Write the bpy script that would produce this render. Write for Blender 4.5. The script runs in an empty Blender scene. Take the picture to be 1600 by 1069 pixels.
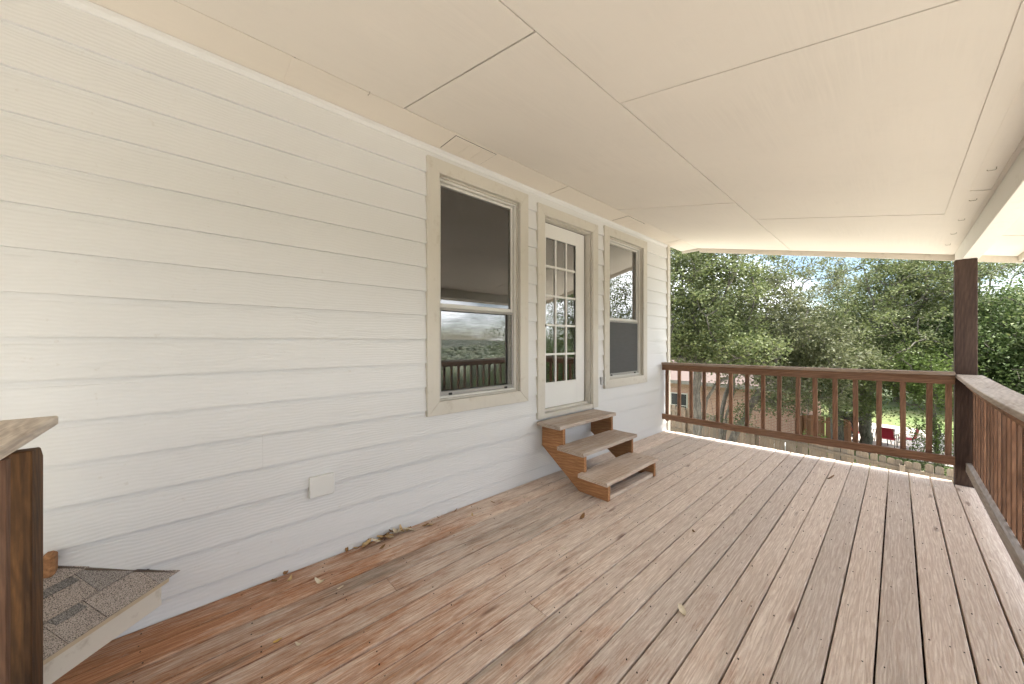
import bpy, bmesh, math, random
import numpy as np
from mathutils import Vector, Matrix

S = bpy.context.scene
COL = S.collection
R = math.radians

# ------------------------------------------------------------------ camera, sky, sun, exposure
F_PX, D, H = 553.0, 2.614, 1.45            # focal length in pixels of a 1600 px wide frame; metres from the wall; eye height over the deck
PHI = math.atan2(603.0, F_PX)              # angle between the view axis and the direction of the wall
cam = bpy.data.cameras.new('camera'); cam_o = bpy.data.objects.new('camera', cam); COL.objects.link(cam_o)
cam.sensor_width = 36.0; cam.lens = 36.0 * F_PX / 1600.0; cam.clip_start = 0.02; cam.clip_end = 20000
cam_o.location = (0, -D, H); cam_o.rotation_euler = (R(90), 0, PHI - R(90))
S.camera = cam_o

SUN_DIR = Vector((0.27, -0.125, 1.0)).normalized()
W = bpy.data.worlds.new('World'); S.world = W; W.use_nodes = True
nt = W.node_tree; nt.nodes.clear()
sky = nt.nodes.new('ShaderNodeTexSky'); sky.sky_type = 'NISHITA'; sky.sun_disc = False
sky.sun_elevation = math.asin(SUN_DIR.z); sky.sun_rotation = math.atan2(SUN_DIR.x, SUN_DIR.y)
sky.air_density = 1.0; sky.dust_density = 0.6; sky.ozone_density = 1.4
tc = nt.nodes.new('ShaderNodeTexCoord')
mp = nt.nodes.new('ShaderNodeMapping'); mp.inputs['Scale'].default_value = (1, 1, 2.6); mp.inputs['Rotation'].default_value = (0, 0, R(41))
nz = nt.nodes.new('ShaderNodeTexNoise'); nz.inputs['Scale'].default_value = 2.0; nz.inputs['Detail'].default_value = 9; nz.inputs['Roughness'].default_value = 0.56
rp = nt.nodes.new('ShaderNodeValToRGB'); rp.color_ramp.elements[0].position = 0.45; rp.color_ramp.elements[1].position = 0.62
mx = nt.nodes.new('ShaderNodeMix'); mx.data_type = 'RGBA'; mx.inputs[7].default_value = (11.3, 11.5, 11.8, 1)
bg = nt.nodes.new('ShaderNodeBackground'); bg.inputs['Strength'].default_value = 0.12
wo = nt.nodes.new('ShaderNodeOutputWorld')
L = nt.links.new
L(tc.outputs['Generated'], mp.inputs['Vector']); L(mp.outputs[0], nz.inputs['Vector']); L(nz.outputs['Fac'], rp.inputs[0])
dim = nt.nodes.new('ShaderNodeVectorMath'); dim.operation = 'SCALE'; dim.inputs['Scale'].default_value = 0.45      # sky 0.45 x 0.12 = 0.054; the clouds keep their own brightness
L(sky.outputs[0], dim.inputs[0]); L(rp.outputs[0], mx.inputs[0]); L(dim.outputs[0], mx.inputs[6]); L(mx.outputs[2], bg.inputs[0]); L(bg.outputs[0], wo.inputs[0])

sun = bpy.data.lights.new('sun', 'SUN'); sun.energy = 4.0; sun.angle = R(4); sun.color = (1.0, 0.95, 0.87)
sun_o = bpy.data.objects.new('sun', sun); COL.objects.link(sun_o)
sun_o.rotation_euler = SUN_DIR.to_track_quat('Z', 'Y').to_euler(); sun_o.location = (0, 0, 30)

vs = S.view_settings; vs.view_transform = 'Standard'; vs.look = 'None'; vs.gamma = 1.0; vs.use_curve_mapping = False
vs.exposure = 2.14
S.render.engine = 'CYCLES'
cy = S.cycles; cy.max_bounces = 10; cy.diffuse_bounces = 5; cy.use_adaptive_sampling = True; cy.adaptive_threshold = 0.04; cy.glossy_bounces = 4; cy.transparent_max_bounces = 16; cy.transmission_bounces = 6
cy.caustics_reflective = False; cy.caustics_refractive = False; cy.use_denoising = True; cy.sample_clamp_indirect = 6

# ------------------------------------------------------------------ helpers
def tag(o, label=None, cat=None, group=None, kind=None):
    if label: o['label'] = label
    if cat: o['category'] = cat
    if group: o['group'] = group
    if kind: o['kind'] = kind
    return o
def empty(name, loc, label, cat, group=None, rz=0):
    o = bpy.data.objects.new(name, None); COL.objects.link(o); o.location = loc; o.rotation_euler = (0, 0, rz)
    o.empty_display_size = 0.1
    return tag(o, label, cat, group)
def link(name, me, mat=None, parent=None):
    o = bpy.data.objects.new(name, me); COL.objects.link(o)
    if mat is not None and not me.materials: me.materials.append(mat)
    if parent is not None:
        o.parent = parent
    return o
def mesh_np(name, v, f, smooth=False):
    v = np.asarray(v, np.float32); f = np.asarray(f, np.int32)
    me = bpy.data.meshes.new(name); n = f.shape[1]
    me.vertices.add(len(v)); me.vertices.foreach_set('co', v.ravel())
    me.loops.add(f.size); me.loops.foreach_set('vertex_index', f.ravel())
    me.polygons.add(len(f)); me.polygons.foreach_set('loop_start', np.arange(0, f.size, n, dtype=np.int32))
    me.polygons.foreach_set('loop_total', np.full(len(f), n, np.int32))
    if smooth: me.polygons.foreach_set('use_smooth', np.ones(len(f), bool))
    me.update(calc_edges=True); me.validate(); return me
class MB:
    """collects shapes in world coordinates; build() links them as one mesh whose origin sits at its own place"""
    def __init__(s): s.bm = bmesh.new()
    def box(s, x0, x1, y0, y1, z0, z1, bev=0.0):
        b = bmesh.new(); bmesh.ops.create_cube(b, size=1)
        for v in b.verts: v.co = Vector(((x0+x1)/2 + v.co.x*(x1-x0), (y0+y1)/2 + v.co.y*(y1-y0), (z0+z1)/2 + v.co.z*(z1-z0)))
        if bev: bmesh.ops.bevel(b, geom=b.edges[:], offset=bev, segments=1, affect='EDGES', profile=0.5)
        return s.join(b)
    def join(s, b, M=None):
        if M is not None: bmesh.ops.transform(b, matrix=M, verts=b.verts)
        me = bpy.data.meshes.new('t'); b.to_mesh(me); b.free(); s.bm.from_mesh(me); bpy.data.meshes.remove(me); return s
    def prism(s, pts, axis, a0, a1, bev=0.0):
        """polygon pts in the two other axes (in x,y,z order), pushed out along axis from a0 to a1"""
        b = bmesh.new()
        def co(p, a):
            c = list(p); c.insert('xyz'.index(axis), a); return c
        v0 = [b.verts.new(co(p, a0)) for p in pts]; v1 = [b.verts.new(co(p, a1)) for p in pts]
        n = len(pts); b.faces.new(v0); b.faces.new(v1[::-1])
        for i in range(n): b.faces.new((v0[i], v1[i], v1[(i+1) % n], v0[(i+1) % n]))
        bmesh.ops.recalc_face_normals(b, faces=b.faces)
        if bev: bmesh.ops.bevel(b, geom=b.edges[:], offset=bev, segments=1, affect='EDGES', profile=0.5)
        return s.join(b)
    def poly(s, pts3, thick_vec):
        b = bmesh.new(); t = Vector(thick_vec)
        v0 = [b.verts.new(p) for p in pts3]; v1 = [b.verts.new(Vector(p) + t) for p in pts3]; n = len(pts3)
        b.faces.new(v0); b.faces.new(v1[::-1])
        for i in range(n): b.faces.new((v0[i], v1[i], v1[(i+1) % n], v0[(i+1) % n]))
        bmesh.ops.recalc_face_normals(b, faces=b.faces)
        return s.join(b)
    def bar(s, p, q, w, t, up=(0, 0, 1), bev=0.0):
        """board from p to q, w across (horizontal), t along up"""
        p = Vector(p); q = Vector(q); d = (q - p); l = d.length; d.normalize()
        u = Vector(up); sd = d.cross(u).normalized(); u = sd.cross(d)
        M = Matrix((d, sd, u)).transposed().to_4x4(); M.translation = (p + q) / 2
        b = bmesh.new(); bmesh.ops.create_cube(b, size=1)
        for v in b.verts: v.co = Vector((v.co.x*l, v.co.y*w, v.co.z*t))
        if bev: bmesh.ops.bevel(b, geom=b.edges[:], offset=bev, segments=1, affect='EDGES', profile=0.5)
        return s.join(b, M)
    def tube(s, pts, r, n=8):
        pts = [Vector(p) for p in pts]; rr = r if isinstance(r, (list, tuple)) else [r]*len(pts)
        b = bmesh.new(); rings = []
        for i, p in enumerate(pts):
            d = (pts[min(i+1, len(pts)-1)] - pts[max(i-1, 0)]).normalized()
            a = d.cross(Vector((0, 0, 1)) if abs(d.z) < 0.9 else Vector((1, 0, 0))).normalized(); c = d.cross(a)
            rings.append([b.verts.new(p + (a*math.cos(k*2*math.pi/n) + c*math.sin(k*2*math.pi/n))*rr[i]) for k in range(n)])
        for i in range(len(rings)-1):
            for k in range(n):
                b.faces.new((rings[i][k], rings[i][(k+1) % n], rings[i+1][(k+1) % n], rings[i+1][k])).smooth = True
        b.faces.new(rings[0][::-1]); b.faces.new(rings[-1])
        bmesh.ops.recalc_face_normals(b, faces=b.faces)
        return s.join(b)
    def build(s, name, mat, parent=None, origin=None):
        me = bpy.data.meshes.new(name); s.bm.normal_update()
        co = [v.co for v in s.bm.verts]
        if origin is None:
            origin = Vector((sum(c.x for c in co)/len(co), sum(c.y for c in co)/len(co), min(c.z for c in co)))
        origin = Vector(origin)
        bmesh.ops.translate(s.bm, verts=s.bm.verts, vec=-origin)
        s.bm.to_mesh(me); s.bm.free(); me.materials.append(mat)
        o = bpy.data.objects.new(name, me); COL.objects.link(o)
        o.location = origin
        if parent is not None:
            o.parent = parent; o.location = origin - world_loc(parent)
        return o
def world_loc(o):
    v = Vector(o.location)
    while o.parent is not None:
        o = o.parent; v = v + Vector(o.location)
    return v

# ------------------------------------------------------------------ materials
class NT:
    def __init__(s, name):
        s.m = bpy.data.materials.new(name); s.m.use_nodes = True; s.t = s.m.node_tree; s.t.nodes.clear()
        s.out = s.n('ShaderNodeOutputMaterial'); s.b = s.n('ShaderNodeBsdfPrincipled')
        s.l(s.b.outputs[0], s.out.inputs[0])
    def n(s, t, **k):
        nd = s.t.nodes.new(t)
        for a, v in k.items():
            if hasattr(nd, a) and a not in nd.inputs: setattr(nd, a, v)
            else: nd.inputs[a].default_value = v
        return nd
    def l(s, a, b): s.t.links.new(a, b)
    def noise(s, vec, scale, detail=4, rough=0.55, dist=0.0):
        q = s.n('ShaderNodeTexNoise'); q.inputs['Scale'].default_value = scale; q.inputs['Detail'].default_value = detail
        q.inputs['Roughness'].default_value = rough; q.inputs['Distortion'].default_value = dist
        if vec is not None: s.l(vec, q.inputs['Vector'])
        return q.outputs['Fac']
    def ramp(s, fac, *stops):
        q = s.n('ShaderNodeValToRGB'); e = q.color_ramp.elements
        while len(e) < len(stops): e.new(0.5)
        for i, (p, c) in enumerate(stops):
            e[i].position = p; e[i].color = (*c, 1) if len(c) == 3 else c
        s.l(fac, q.inputs[0]); return q.outputs[0]
    def mix(s, fac, a, b, blend='MIX'):
        q = s.n('ShaderNodeMix'); q.data_type = 'RGBA'; q.blend_type = blend
        for sock, v in ((q.inputs[0], fac), (q.inputs[6], a), (q.inputs[7], b)):
            if isinstance(v, (int, float)): sock.default_value = v
            elif isinstance(v, tuple): sock.default_value = (*v, 1) if len(v) == 3 else v
            else: s.l(v, sock)
        return q.outputs[2]
    def math(s, op, a, b=0.0, c=None, clamp=False):
        q = s.n('ShaderNodeMath'); q.operation = op; q.use_clamp = clamp
        for i, v in enumerate((a, b) if c is None else (a, b, c)):
            if isinstance(v, (int, float)): q.inputs[i].default_value = v
            else: s.l(v, q.inputs[i])
        return q.outputs[0]
    def pos(s): return s.n('ShaderNodeNewGeometry').outputs['Position']
    def rand(s): return s.n('ShaderNodeObjectInfo').outputs['Random']
    def island(s): return s.n('ShaderNodeNewGeometry').outputs['Random Per Island']
    def coords(s, scale, jitter=37.0):
        """world position stretched by scale and shifted by a random amount for each object"""
        v = s.n('ShaderNodeVectorMath'); v.operation = 'MULTIPLY'; s.l(s.pos(), v.inputs[0]); v.inputs[1].default_value = scale
        r = s.n('ShaderNodeVectorMath'); r.operation = 'SCALE'; r.inputs[0].default_value = (jitter, jitter*1.7, jitter*0.9); s.l(s.rand(), r.inputs['Scale'])
        a = s.n('ShaderNodeVectorMath'); a.operation = 'ADD'; s.l(v.outputs[0], a.inputs[0]); s.l(r.outputs[0], a.inputs[1])
        return a.outputs[0]
    def bump(s, height, strength=0.3, dist=0.002):
        q = s.n('ShaderNodeBump'); q.inputs['Strength'].default_value = strength; q.inputs['Distance'].default_value = dist
        s.l(height, q.inputs['Height']); s.l(q.outputs[0], s.b.inputs['Normal'])
    def base(s, c, rough=0.7, spec=0.3, metal=0.0):
        if isinstance(c, tuple): s.b.inputs['Base Color'].default_value = (*c, 1)
        else: s.l(c, s.b.inputs['Base Color'])
        if isinstance(rough, (int, float)): s.b.inputs['Roughness'].default_value = rough
        else: s.l(rough, s.b.inputs['Roughness'])
        s.b.inputs['Specular IOR Level'].default_value = spec; s.b.inputs['Metallic'].default_value = metal
        return s.m

def stretch(axis, along, across):
    return tuple(along if a == axis else across for a in 'xyz')
def paint(name, c, var=0.06, rough=0.55, grain_axis='x', bump=0.12, dirt=0.0):
    t = NT(name); n1 = t.noise(t.coords(stretch(grain_axis, 1.2, 30)), 2.0, 6, 0.6, 0.6)
    n2 = t.noise(t.pos(), 1.3, 5, 0.6)
    c2 = tuple(x*(1-var*2) for x in c)
    col = t.mix(t.ramp(n2, (0.3, (0, 0, 0)), (0.7, (1, 1, 1))), c2, c)
    col = t.mix(t.ramp(n1, (0.35, (1, 1, 1)), (0.6, (0, 0, 0))), col, tuple(x*(1-var) for x in c))
    if dirt:
        n3 = t.noise(t.pos(), 9.0, 6, 0.7)
        col = t.mix(t.math('MULTIPLY', t.ramp(n3, (0.56, (0, 0, 0)), (0.72, (1, 1, 1))), dirt), col, (0.30, 0.24, 0.17))
    st = t.noise(t.pos(), 2.6, 7, 0.72)
    col = t.mix(t.math('MULTIPLY', t.ramp(st, (0.52, (0, 0, 0)), (0.70, (1, 1, 1))), var*2.2), col, tuple(x*0.6 for x in c))
    t.bump(n1, bump, 0.002); return t.base(col, rough, 0.35)
def siding_mat():
    t = NT('siding_paint'); v = t.coords((0.55, 1, 1), 23.0)
    w = t.n('ShaderNodeTexWave'); w.wave_type = 'BANDS'; w.bands_direction = 'Z'; t.l(v, w.inputs['Vector'])
    w.inputs['Scale'].default_value = 17; w.inputs['Distortion'].default_value = 9; w.inputs['Detail'].default_value = 2.5; w.inputs['Detail Scale'].default_value = 0.55; w.inputs['Detail Roughness'].default_value = 0.45
    fine = t.noise(t.coords((3, 60, 60), 11.0), 3.0, 4, 0.6)
    hgt = t.math('ADD', t.math('MULTIPLY', w.outputs['Fac'], 0.8), t.math('MULTIPLY', fine, 0.5))
    n2 = t.noise(t.pos(), 0.9, 5, 0.6)
    col = t.mix(n2, (0.63, 0.63, 0.63), (0.685, 0.682, 0.678))
    col = t.mix(t.math('MULTIPLY', w.outputs['Fac'], 0.10), col, (0.52, 0.51, 0.49))
    sp = t.noise(t.pos(), 26.0, 3, 0.6)
    col = t.mix(t.math('MULTIPLY', t.ramp(sp, (0.68, (0, 0, 0)), (0.76, (1, 1, 1))), 0.25), col, (0.45, 0.40, 0.34))
    t.bump(hgt, 0.22, 0.004); return t.base(col, 0.6, 0.3)
def wood(name, axis, c_light, c_dark, c_grey, grey=0.3, rough=0.75, bump=0.35, knots=True, ring=7.0):
    t = NT(name)
    sc = stretch(axis, 0.9, 22.0)
    fib = t.noise(t.coords(sc), 4.0, 8, 0.65, 0.4)
    w = t.n('ShaderNodeTexWave'); w.wave_type = 'BANDS'; w.bands_direction = 'DIAGONAL'
    t.l(t.coords(stretch(axis, 0.18, 1.0), 19.0), w.inputs['Vector']); w.inputs['Scale'].default_value = ring*3; w.inputs['Distortion'].default_value = 7; w.inputs['Detail'].default_value = 3; w.inputs['Detail Scale'].default_value = 1.2
    col = t.mix(t.ramp(fib, (0.3, (0, 0, 0)), (0.68, (1, 1, 1))), c_dark, c_light)
    col = t.mix(t.math('MULTIPLY', w.outputs['Fac'], 0.35), col, tuple(x*0.62 for x in c_dark))
    pat = t.noise(t.coords(stretch(axis, 0.7, 3.0), 51.0), 2.2, 6, 0.65)
    col = t.mix(t.math('MULTIPLY', t.ramp(pat, (0.45, (0, 0, 0)), (0.65, (1, 1, 1))), grey, clamp=True), col, c_grey)
    tint = t.ramp(t.rand(), (0.0, (0.70, 0.70, 0.71)), (1.0, (1.18, 1.14, 1.10)))
    col = t.mix(1.0, col, tint, 'MULTIPLY')
    if knots:
        vo = t.n('ShaderNodeTexVoronoi'); t.l(t.coords(stretch(axis, 1.6, 7.0), 13.0), vo.inputs['Vector']); vo.inputs['Scale'].default_value = 1.0
        k = t.ramp(vo.outputs['Distance'], (0.05, (1, 1, 1)), (0.13, (0, 0, 0)))
        col = t.mix(t.math('MULTIPLY', k, 0.6), col, tuple(x*0.3 for x in c_dark))
    t.bump(t.math('ADD', fib, t.math('MULTIPLY', w.outputs['Fac'], 0.35)), bump, 0.003)
    return t.base(col, rough, 0.25)
def deck_mat():
    t = NT('weathered_deck_wood')
    fib = t.noise(t.coords((1.6, 30, 30), 37.0), 4.0, 10, 0.72, 0.5)
    w = t.n('ShaderNodeTexWave'); w.wave_type = 'BANDS'; w.bands_direction = 'Y'
    t.l(t.coords((0.11, 1, 1), 29.0), w.inputs['Vector']); w.inputs['Scale'].default_value = 20; w.inputs['Distortion'].default_value = 16; w.inputs['Detail'].default_value = 2.0; w.inputs['Detail Scale'].default_value = 1.1
    ringf = t.ramp(w.outputs['Fac'], (0.25, (0, 0, 0)), (0.8, (1, 1, 1)))
    # bare, sun-bleached wood
    bare = t.mix(t.ramp(fib, (0.36, (0, 0, 0)), (0.62, (1, 1, 1))), (0.56, 0.445, 0.36), (0.83, 0.735, 0.635))
    bare = t.mix(t.math('MULTIPLY', ringf, 0.34), bare, (0.47, 0.33, 0.25))
    # what is left of the old red-brown stain: strongest by the wall and the near railing where rain and sun do not reach
    sep = t.n('ShaderNodeSeparateXYZ'); t.l(t.pos(), sep.inputs[0])
    stain = t.mix(t.ramp(fib, (0.38, (0, 0, 0)), (0.62, (1, 1, 1))), (0.27, 0.115, 0.055), (0.52, 0.275, 0.150))
    stain = t.mix(t.math('MULTIPLY', ringf, 0.3), stain, (0.20, 0.083, 0.040))
    g = t.math('MULTIPLY_ADD', sep.outputs[0], -0.20, 0.74)
    g = t.math('MULTIPLY_ADD', sep.outputs[1], 0.09, g)
    pat = t.noise(t.coords((0.95, 3.4, 1), 43.0), 2.4, 9, 0.72)
    pat2 = t.noise(t.coords((2.6, 24, 1), 17.0), 3.0, 7, 0.75)
    s = t.math('ADD', g, t.math('MULTIPLY_ADD', pat, 1.5, -0.75))
    s = t.math('ADD', s, t.math('MULTIPLY_ADD', pat2, 0.9, -0.45))
    s = t.math('ADD', s, t.math('MULTIPLY_ADD', t.rand(), 0.16, -0.08))
    col = t.mix(t.ramp(s, (0.22, (0, 0, 0)), (0.80, (1, 1, 1))), bare, stain)
    # grey mildew streaks
    mil = t.noise(t.coords((0.42, 3.4, 1), 71.0), 1.9, 6, 0.62)
    mfac = t.math('MULTIPLY', t.ramp(mil, (0.54, (0, 0, 0)), (0.66, (1, 1, 1))), t.math('MULTIPLY_ADD', g, 0.85, 0.10, clamp=True), clamp=True)
    col = t.mix(mfac, col, (0.125, 0.105, 0.078))
    # knots
    vo = t.n('ShaderNodeTexVoronoi'); t.l(t.coords((1.35, 6.5, 1), 13.0), vo.inputs['Vector']); vo.inputs['Scale'].default_value = 1.0
    kn = t.ramp(vo.outputs['Distance'], (0.035, (1, 1, 1)), (0.115, (0, 0, 0)))
    col = t.mix(t.math('MULTIPLY', kn, 0.7), col, (0.14, 0.062, 0.035))
    col = t.mix(1.0, col, t.ramp(t.rand(), (0, (0.84, 0.84, 0.85)), (1, (1.10, 1.07, 1.05))), 'MULTIPLY')
    flk = t.noise(t.coords((16, 34, 1), 7.0), 3.0, 4, 0.7)
    col = t.mix(t.math('MULTIPLY', t.ramp(flk, (0.64, (0, 0, 0)), (0.72, (1, 1, 1))), 0.55), col, (0.16, 0.10, 0.065))
    # pale raised fibres and specks
    spk = t.noise(t.coords((6, 60, 1), 5.0), 3.0, 3, 0.7)
    col = t.mix(t.math('MULTIPLY', t.ramp(spk, (0.63, (0, 0, 0)), (0.74, (1, 1, 1))), 0.35), col, (0.72, 0.62, 0.53))
    t.bump(t.math('ADD', fib, t.math('MULTIPLY', ringf, 0.4)), 0.45, 0.003)
    return t.base(col, t.math('MULTIPLY_ADD', fib, 0.3, 0.5), 0.28)
def simple(name, c, rough=0.6, spec=0.3, metal=0.0, var=0.15, scale=8.0, bump=0.0):
    t = NT(name); n1 = t.noise(t.pos(), scale, 6, 0.6)
    col = t.mix(n1, tuple(x*(1-var) for x in c), tuple(min(1, x*(1+var)) for x in c))
    if bump: t.bump(n1, bump, 0.01)
    return t.base(col, rough, spec, metal)
def leaf_mat(name, cols, transl=0.35):
    t = NT(name); r = t.island()
    n = len(cols); col = t.ramp(r, *[(i/(n-1), c) for i, c in enumerate(cols)])
    big = t.noise(t.pos(), 0.8, 3, 0.5); col = t.mix(t.math('MULTIPLY', t.ramp(big, (0.35, (0, 0, 0)), (0.65, (1, 1, 1))), 0.4), col, cols[1])
    t.base(col, 0.55, 0.25)
    tr = t.n('ShaderNodeBsdfTranslucent'); t.l(col, tr.inputs[0]); mxs = t.n('ShaderNodeMixShader'); mxs.inputs[0].default_value = transl
    t.l(t.b.outputs[0], mxs.inputs[1]); t.l(tr.outputs[0], mxs.inputs[2]); t.l(mxs.outputs[0], t.out.inputs[0]); return t.m
def glass_mat(name, ior=2.0, tint=(0.9, 0.92, 0.92), add=0.0):
    t = NT(name); gl = t.n('ShaderNodeBsdfGlossy'); gl.inputs['Roughness'].default_value = 0.0; gl.inputs[0].default_value = (1, 1, 1, 1)
    wv = t.noise(t.pos(), 1.1, 2, 0.4); bp = t.n('ShaderNodeBump'); bp.inputs['Strength'].default_value = 0.012; bp.inputs['Distance'].default_value = 0.01; t.l(wv, bp.inputs['Height']); t.l(bp.outputs[0], gl.inputs['Normal'])
    tp = t.n('ShaderNodeBsdfTransparent'); tp.inputs[0].default_value = (*tint, 1)
    fr = t.n('ShaderNodeFresnel'); fr.inputs[0].default_value = ior
    mxs = t.n('ShaderNodeMixShader'); t.l(t.math('ADD', fr.outputs[0], add, clamp=True), mxs.inputs[0]); t.l(tp.outputs[0], mxs.inputs[1]); t.l(gl.outputs[0], mxs.inputs[2]); t.l(mxs.outputs[0], t.out.inputs[0])
    return t.m
def screen_mat(name, cover):
    t = NT(name); t.base((0.10, 0.10, 0.10), 0.6, 0.2); tp = t.n('ShaderNodeBsdfTransparent')
    n1 = t.noise(t.coords((3, 3, 18), 1.0), 3.0, 4, 0.5)
    mxs = t.n('ShaderNodeMixShader'); t.l(t.math('MULTIPLY_ADD', n1, 0.2, cover - 0.1, clamp=True), mxs.inputs[0]); t.l(tp.outputs[0], mxs.inputs[1]); t.l(t.b.outputs[0], mxs.inputs[2]); t.l(mxs.outputs[0], t.out.inputs[0]); return t.m
def shingle_mat(name, cols):
    t = NT(name); sp = t.noise(t.pos(), 260.0, 2, 0.8); big = t.noise(t.pos(), 7.0, 4, 0.6)
    col = t.ramp(t.rand(), *[(i/(len(cols)-1), c) for i, c in enumerate(cols)])
    col = t.mix(t.math('MULTIPLY', big, 0.5), col, tuple(x*0.7 for x in cols[0]))
    col = t.mix(t.ramp(sp, (0.40, (1, 1, 1)), (0.52, (0, 0, 0))), col, (0.07, 0.06, 0.052))
    col = t.mix(t.ramp(sp, (0.56, (0, 0, 0)), (0.68, (1, 1, 1))), col, (0.42, 0.37, 0.33))
    t.bump(sp, 0.6, 0.003); return t.base(col, 0.9, 0.15)
def brick_mat():
    t = NT('pale_red_brick'); br = t.n('ShaderNodeTexBrick'); br.inputs['Scale'].default_value = 1.0
    cb = t.n('ShaderNodeCombineXYZ'); sp = t.n('ShaderNodeSeparateXYZ'); t.l(t.pos(), sp.inputs[0])
    t.l(t.math('ADD', sp.outputs[0], sp.outputs[1]), cb.inputs[0]); t.l(sp.outputs[2], cb.inputs[1]); t.l(cb.outputs[0], br.inputs['Vector'])
    br.inputs['Brick Width'].default_value = 0.21; br.inputs['Row Height'].default_value = 0.075; br.inputs['Mortar Size'].default_value = 0.008
    br.inputs['Color1'].default_value = (0.40, 0.225, 0.170, 1); br.inputs['Color2'].default_value = (0.29, 0.155, 0.118, 1); br.inputs['Mortar'].default_value = (0.44, 0.37, 0.32, 1)
    n1 = t.noise(t.pos(), 3.0, 5, 0.6); col = t.mix(t.math('MULTIPLY', n1, 0.5), br.outputs['Color'], (0.44, 0.29, 0.225))
    return t.base(col, 0.85, 0.2)
def ground_mat():
    t = NT('lawn_and_far_woods'); n1 = t.noise(t.pos(), 0.35, 6, 0.65); n2 = t.noise(t.pos(), 9.0, 5, 0.7); n3 = t.noise(t.pos(), 0.012, 6, 0.65)
    lawn = t.mix(n2, (0.070, 0.112, 0.030), (0.120, 0.172, 0.054)); lawn = t.mix(t.ramp(n1, (0.45, (0, 0, 0)), (0.7, (1, 1, 1))), lawn, (0.17, 0.17, 0.075))
    woods = t.mix(t.ramp(n3, (0.4, (0, 0, 0)), (0.6, (1, 1, 1))), (0.030, 0.042, 0.030), (0.105, 0.112, 0.085)); woods = t.mix(t.ramp(t.noise(t.pos(), 0.05, 6, 0.7), (0.60, (0, 0, 0)), (0.68, (1, 1, 1))), woods, (0.30, 0.28, 0.24))
    ln = t.n('ShaderNodeVectorMath'); ln.operation = 'LENGTH'; t.l(t.pos(), ln.inputs[0])
    sp = t.n('ShaderNodeSeparateXYZ'); t.l(t.pos(), sp.inputs[0])
    pale = t.mix(n2, (0.42, 0.39, 0.345), (0.56, 0.53, 0.475)); pale = t.mix(t.ramp(n1, (0.55, (0, 0, 0)), (0.68, (1, 1, 1))), pale, (0.20, 0.19, 0.10))
    edge = t.math('ADD', sp.outputs[0], t.math('MULTIPLY_ADD', n1, 3.0, -1.5))
    lawn = t.mix(t.ramp(t.math('MULTIPLY_ADD', edge, 0.1, -0.9), (0.40, (0, 0, 0)), (0.50, (1, 1, 1))), pale, lawn)
    far = t.ramp(t.math('DIVIDE', ln.outputs['Value'], 400.0), (0.07, (0, 0, 0)), (0.15, (1, 1, 1)))
    t.bump(n2, 0.5, 0.05); return t.base(t.mix(far, lawn, woods), 0.9, 0.1)
def bark_mat(name, c1, c2):
    t = NT(name); n1 = t.noise(t.coords((6, 6, 1.6), 9.0), 3.0, 7, 0.7); n2 = t.noise(t.pos(), 2.0, 4, 0.6)
    col = t.mix(t.ramp(n1, (0.35, (0, 0, 0)), (0.65, (1, 1, 1))), c1, c2); col = t.mix(t.math('MULTIPLY', n2, 0.25), col, (0.26, 0.27, 0.23))
    t.bump(n1, 0.9, 0.03); return t.base(col, 0.9, 0.15)
def fabric_print(name):
    t = NT(name); vo = t.n('ShaderNodeTexVoronoi'); t.l(t.pos(), vo.inputs['Vector']); vo.inputs['Scale'].default_value = 13
    col = t.mix(t.ramp(vo.outputs['Distance'], (0.28, (1, 1, 1)), (0.36, (0, 0, 0))), (0.62, 0.58, 0.50), (0.16, 0.13, 0.10)); return t.base(col, 0.9, 0.1)

M_SIDING = siding_mat()
M_CEIL = paint('tan_ceiling_paint', (0.83, 0.775, 0.70), 0.05, 0.7, 'x', 0.10)
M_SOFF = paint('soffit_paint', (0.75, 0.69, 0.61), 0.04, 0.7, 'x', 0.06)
M_CASING = paint('beige_trim_paint', (0.60, 0.565, 0.50), 0.07, 0.6, 'z', 0.2, dirt=0.35)
M_BEAM = paint('cream_beam_paint', (0.84, 0.81, 0.745), 0.04, 0.6, 'x', 0.15, dirt=0.2)
M_FASCIA = paint('worn_cream_fascia_paint', (0.72, 0.67, 0.58), 0.08, 0.6, 'x', 0.3, dirt=0.5)
M_DOOR = paint('white_door_paint', (0.74, 0.73, 0.71), 0.02, 0.4, 'z', 0.03)
M_VINYL = simple('white_vinyl', (0.60, 0.585, 0.55), 0.35, 0.4, var=0.04)
M_ALU = simple('grey_screen_frame', (0.33, 0.32, 0.30), 0.45, 0.4, var=0.08)
M_DARK = simple('dark_gap', (0.03, 0.028, 0.025), 0.8)
M_BLACK = simple('black_plastic', (0.02, 0.02, 0.02), 0.5)
M_DECK = deck_mat()
RAILC = ((0.34, 0.190, 0.112), (0.165, 0.085, 0.050), (0.34, 0.235, 0.17))
M_RAIL_Y = wood('brown_rail_wood_across', 'y', *RAILC, 0.3)
M_RAIL_X = wood('brown_rail_wood_along', 'x', *RAILC, 0.3)
M_BAL = wood('brown_baluster_wood', 'z', (0.285, 0.155, 0.094), (0.135, 0.068, 0.042), (0.29, 0.195, 0.14), 0.3, knots=True)
M_POST = wood('dark_post_wood', 'z', (0.118, 0.073, 0.055), (0.055, 0.034, 0.027), (0.165, 0.108, 0.083), 0.4)
M_POST2 = wood('stained_post_wood', 'z', (0.185, 0.090, 0.034), (0.052, 0.026, 0.012), (0.022, 0.014, 0.009), 0.8)
CAPC = ((0.52, 0.46, 0.40), (0.32, 0.26, 0.21), (0.58, 0.53, 0.475))
M_CAP_X = wood('weathered_cap_wood_along', 'x', *CAPC, 0.5)
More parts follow.
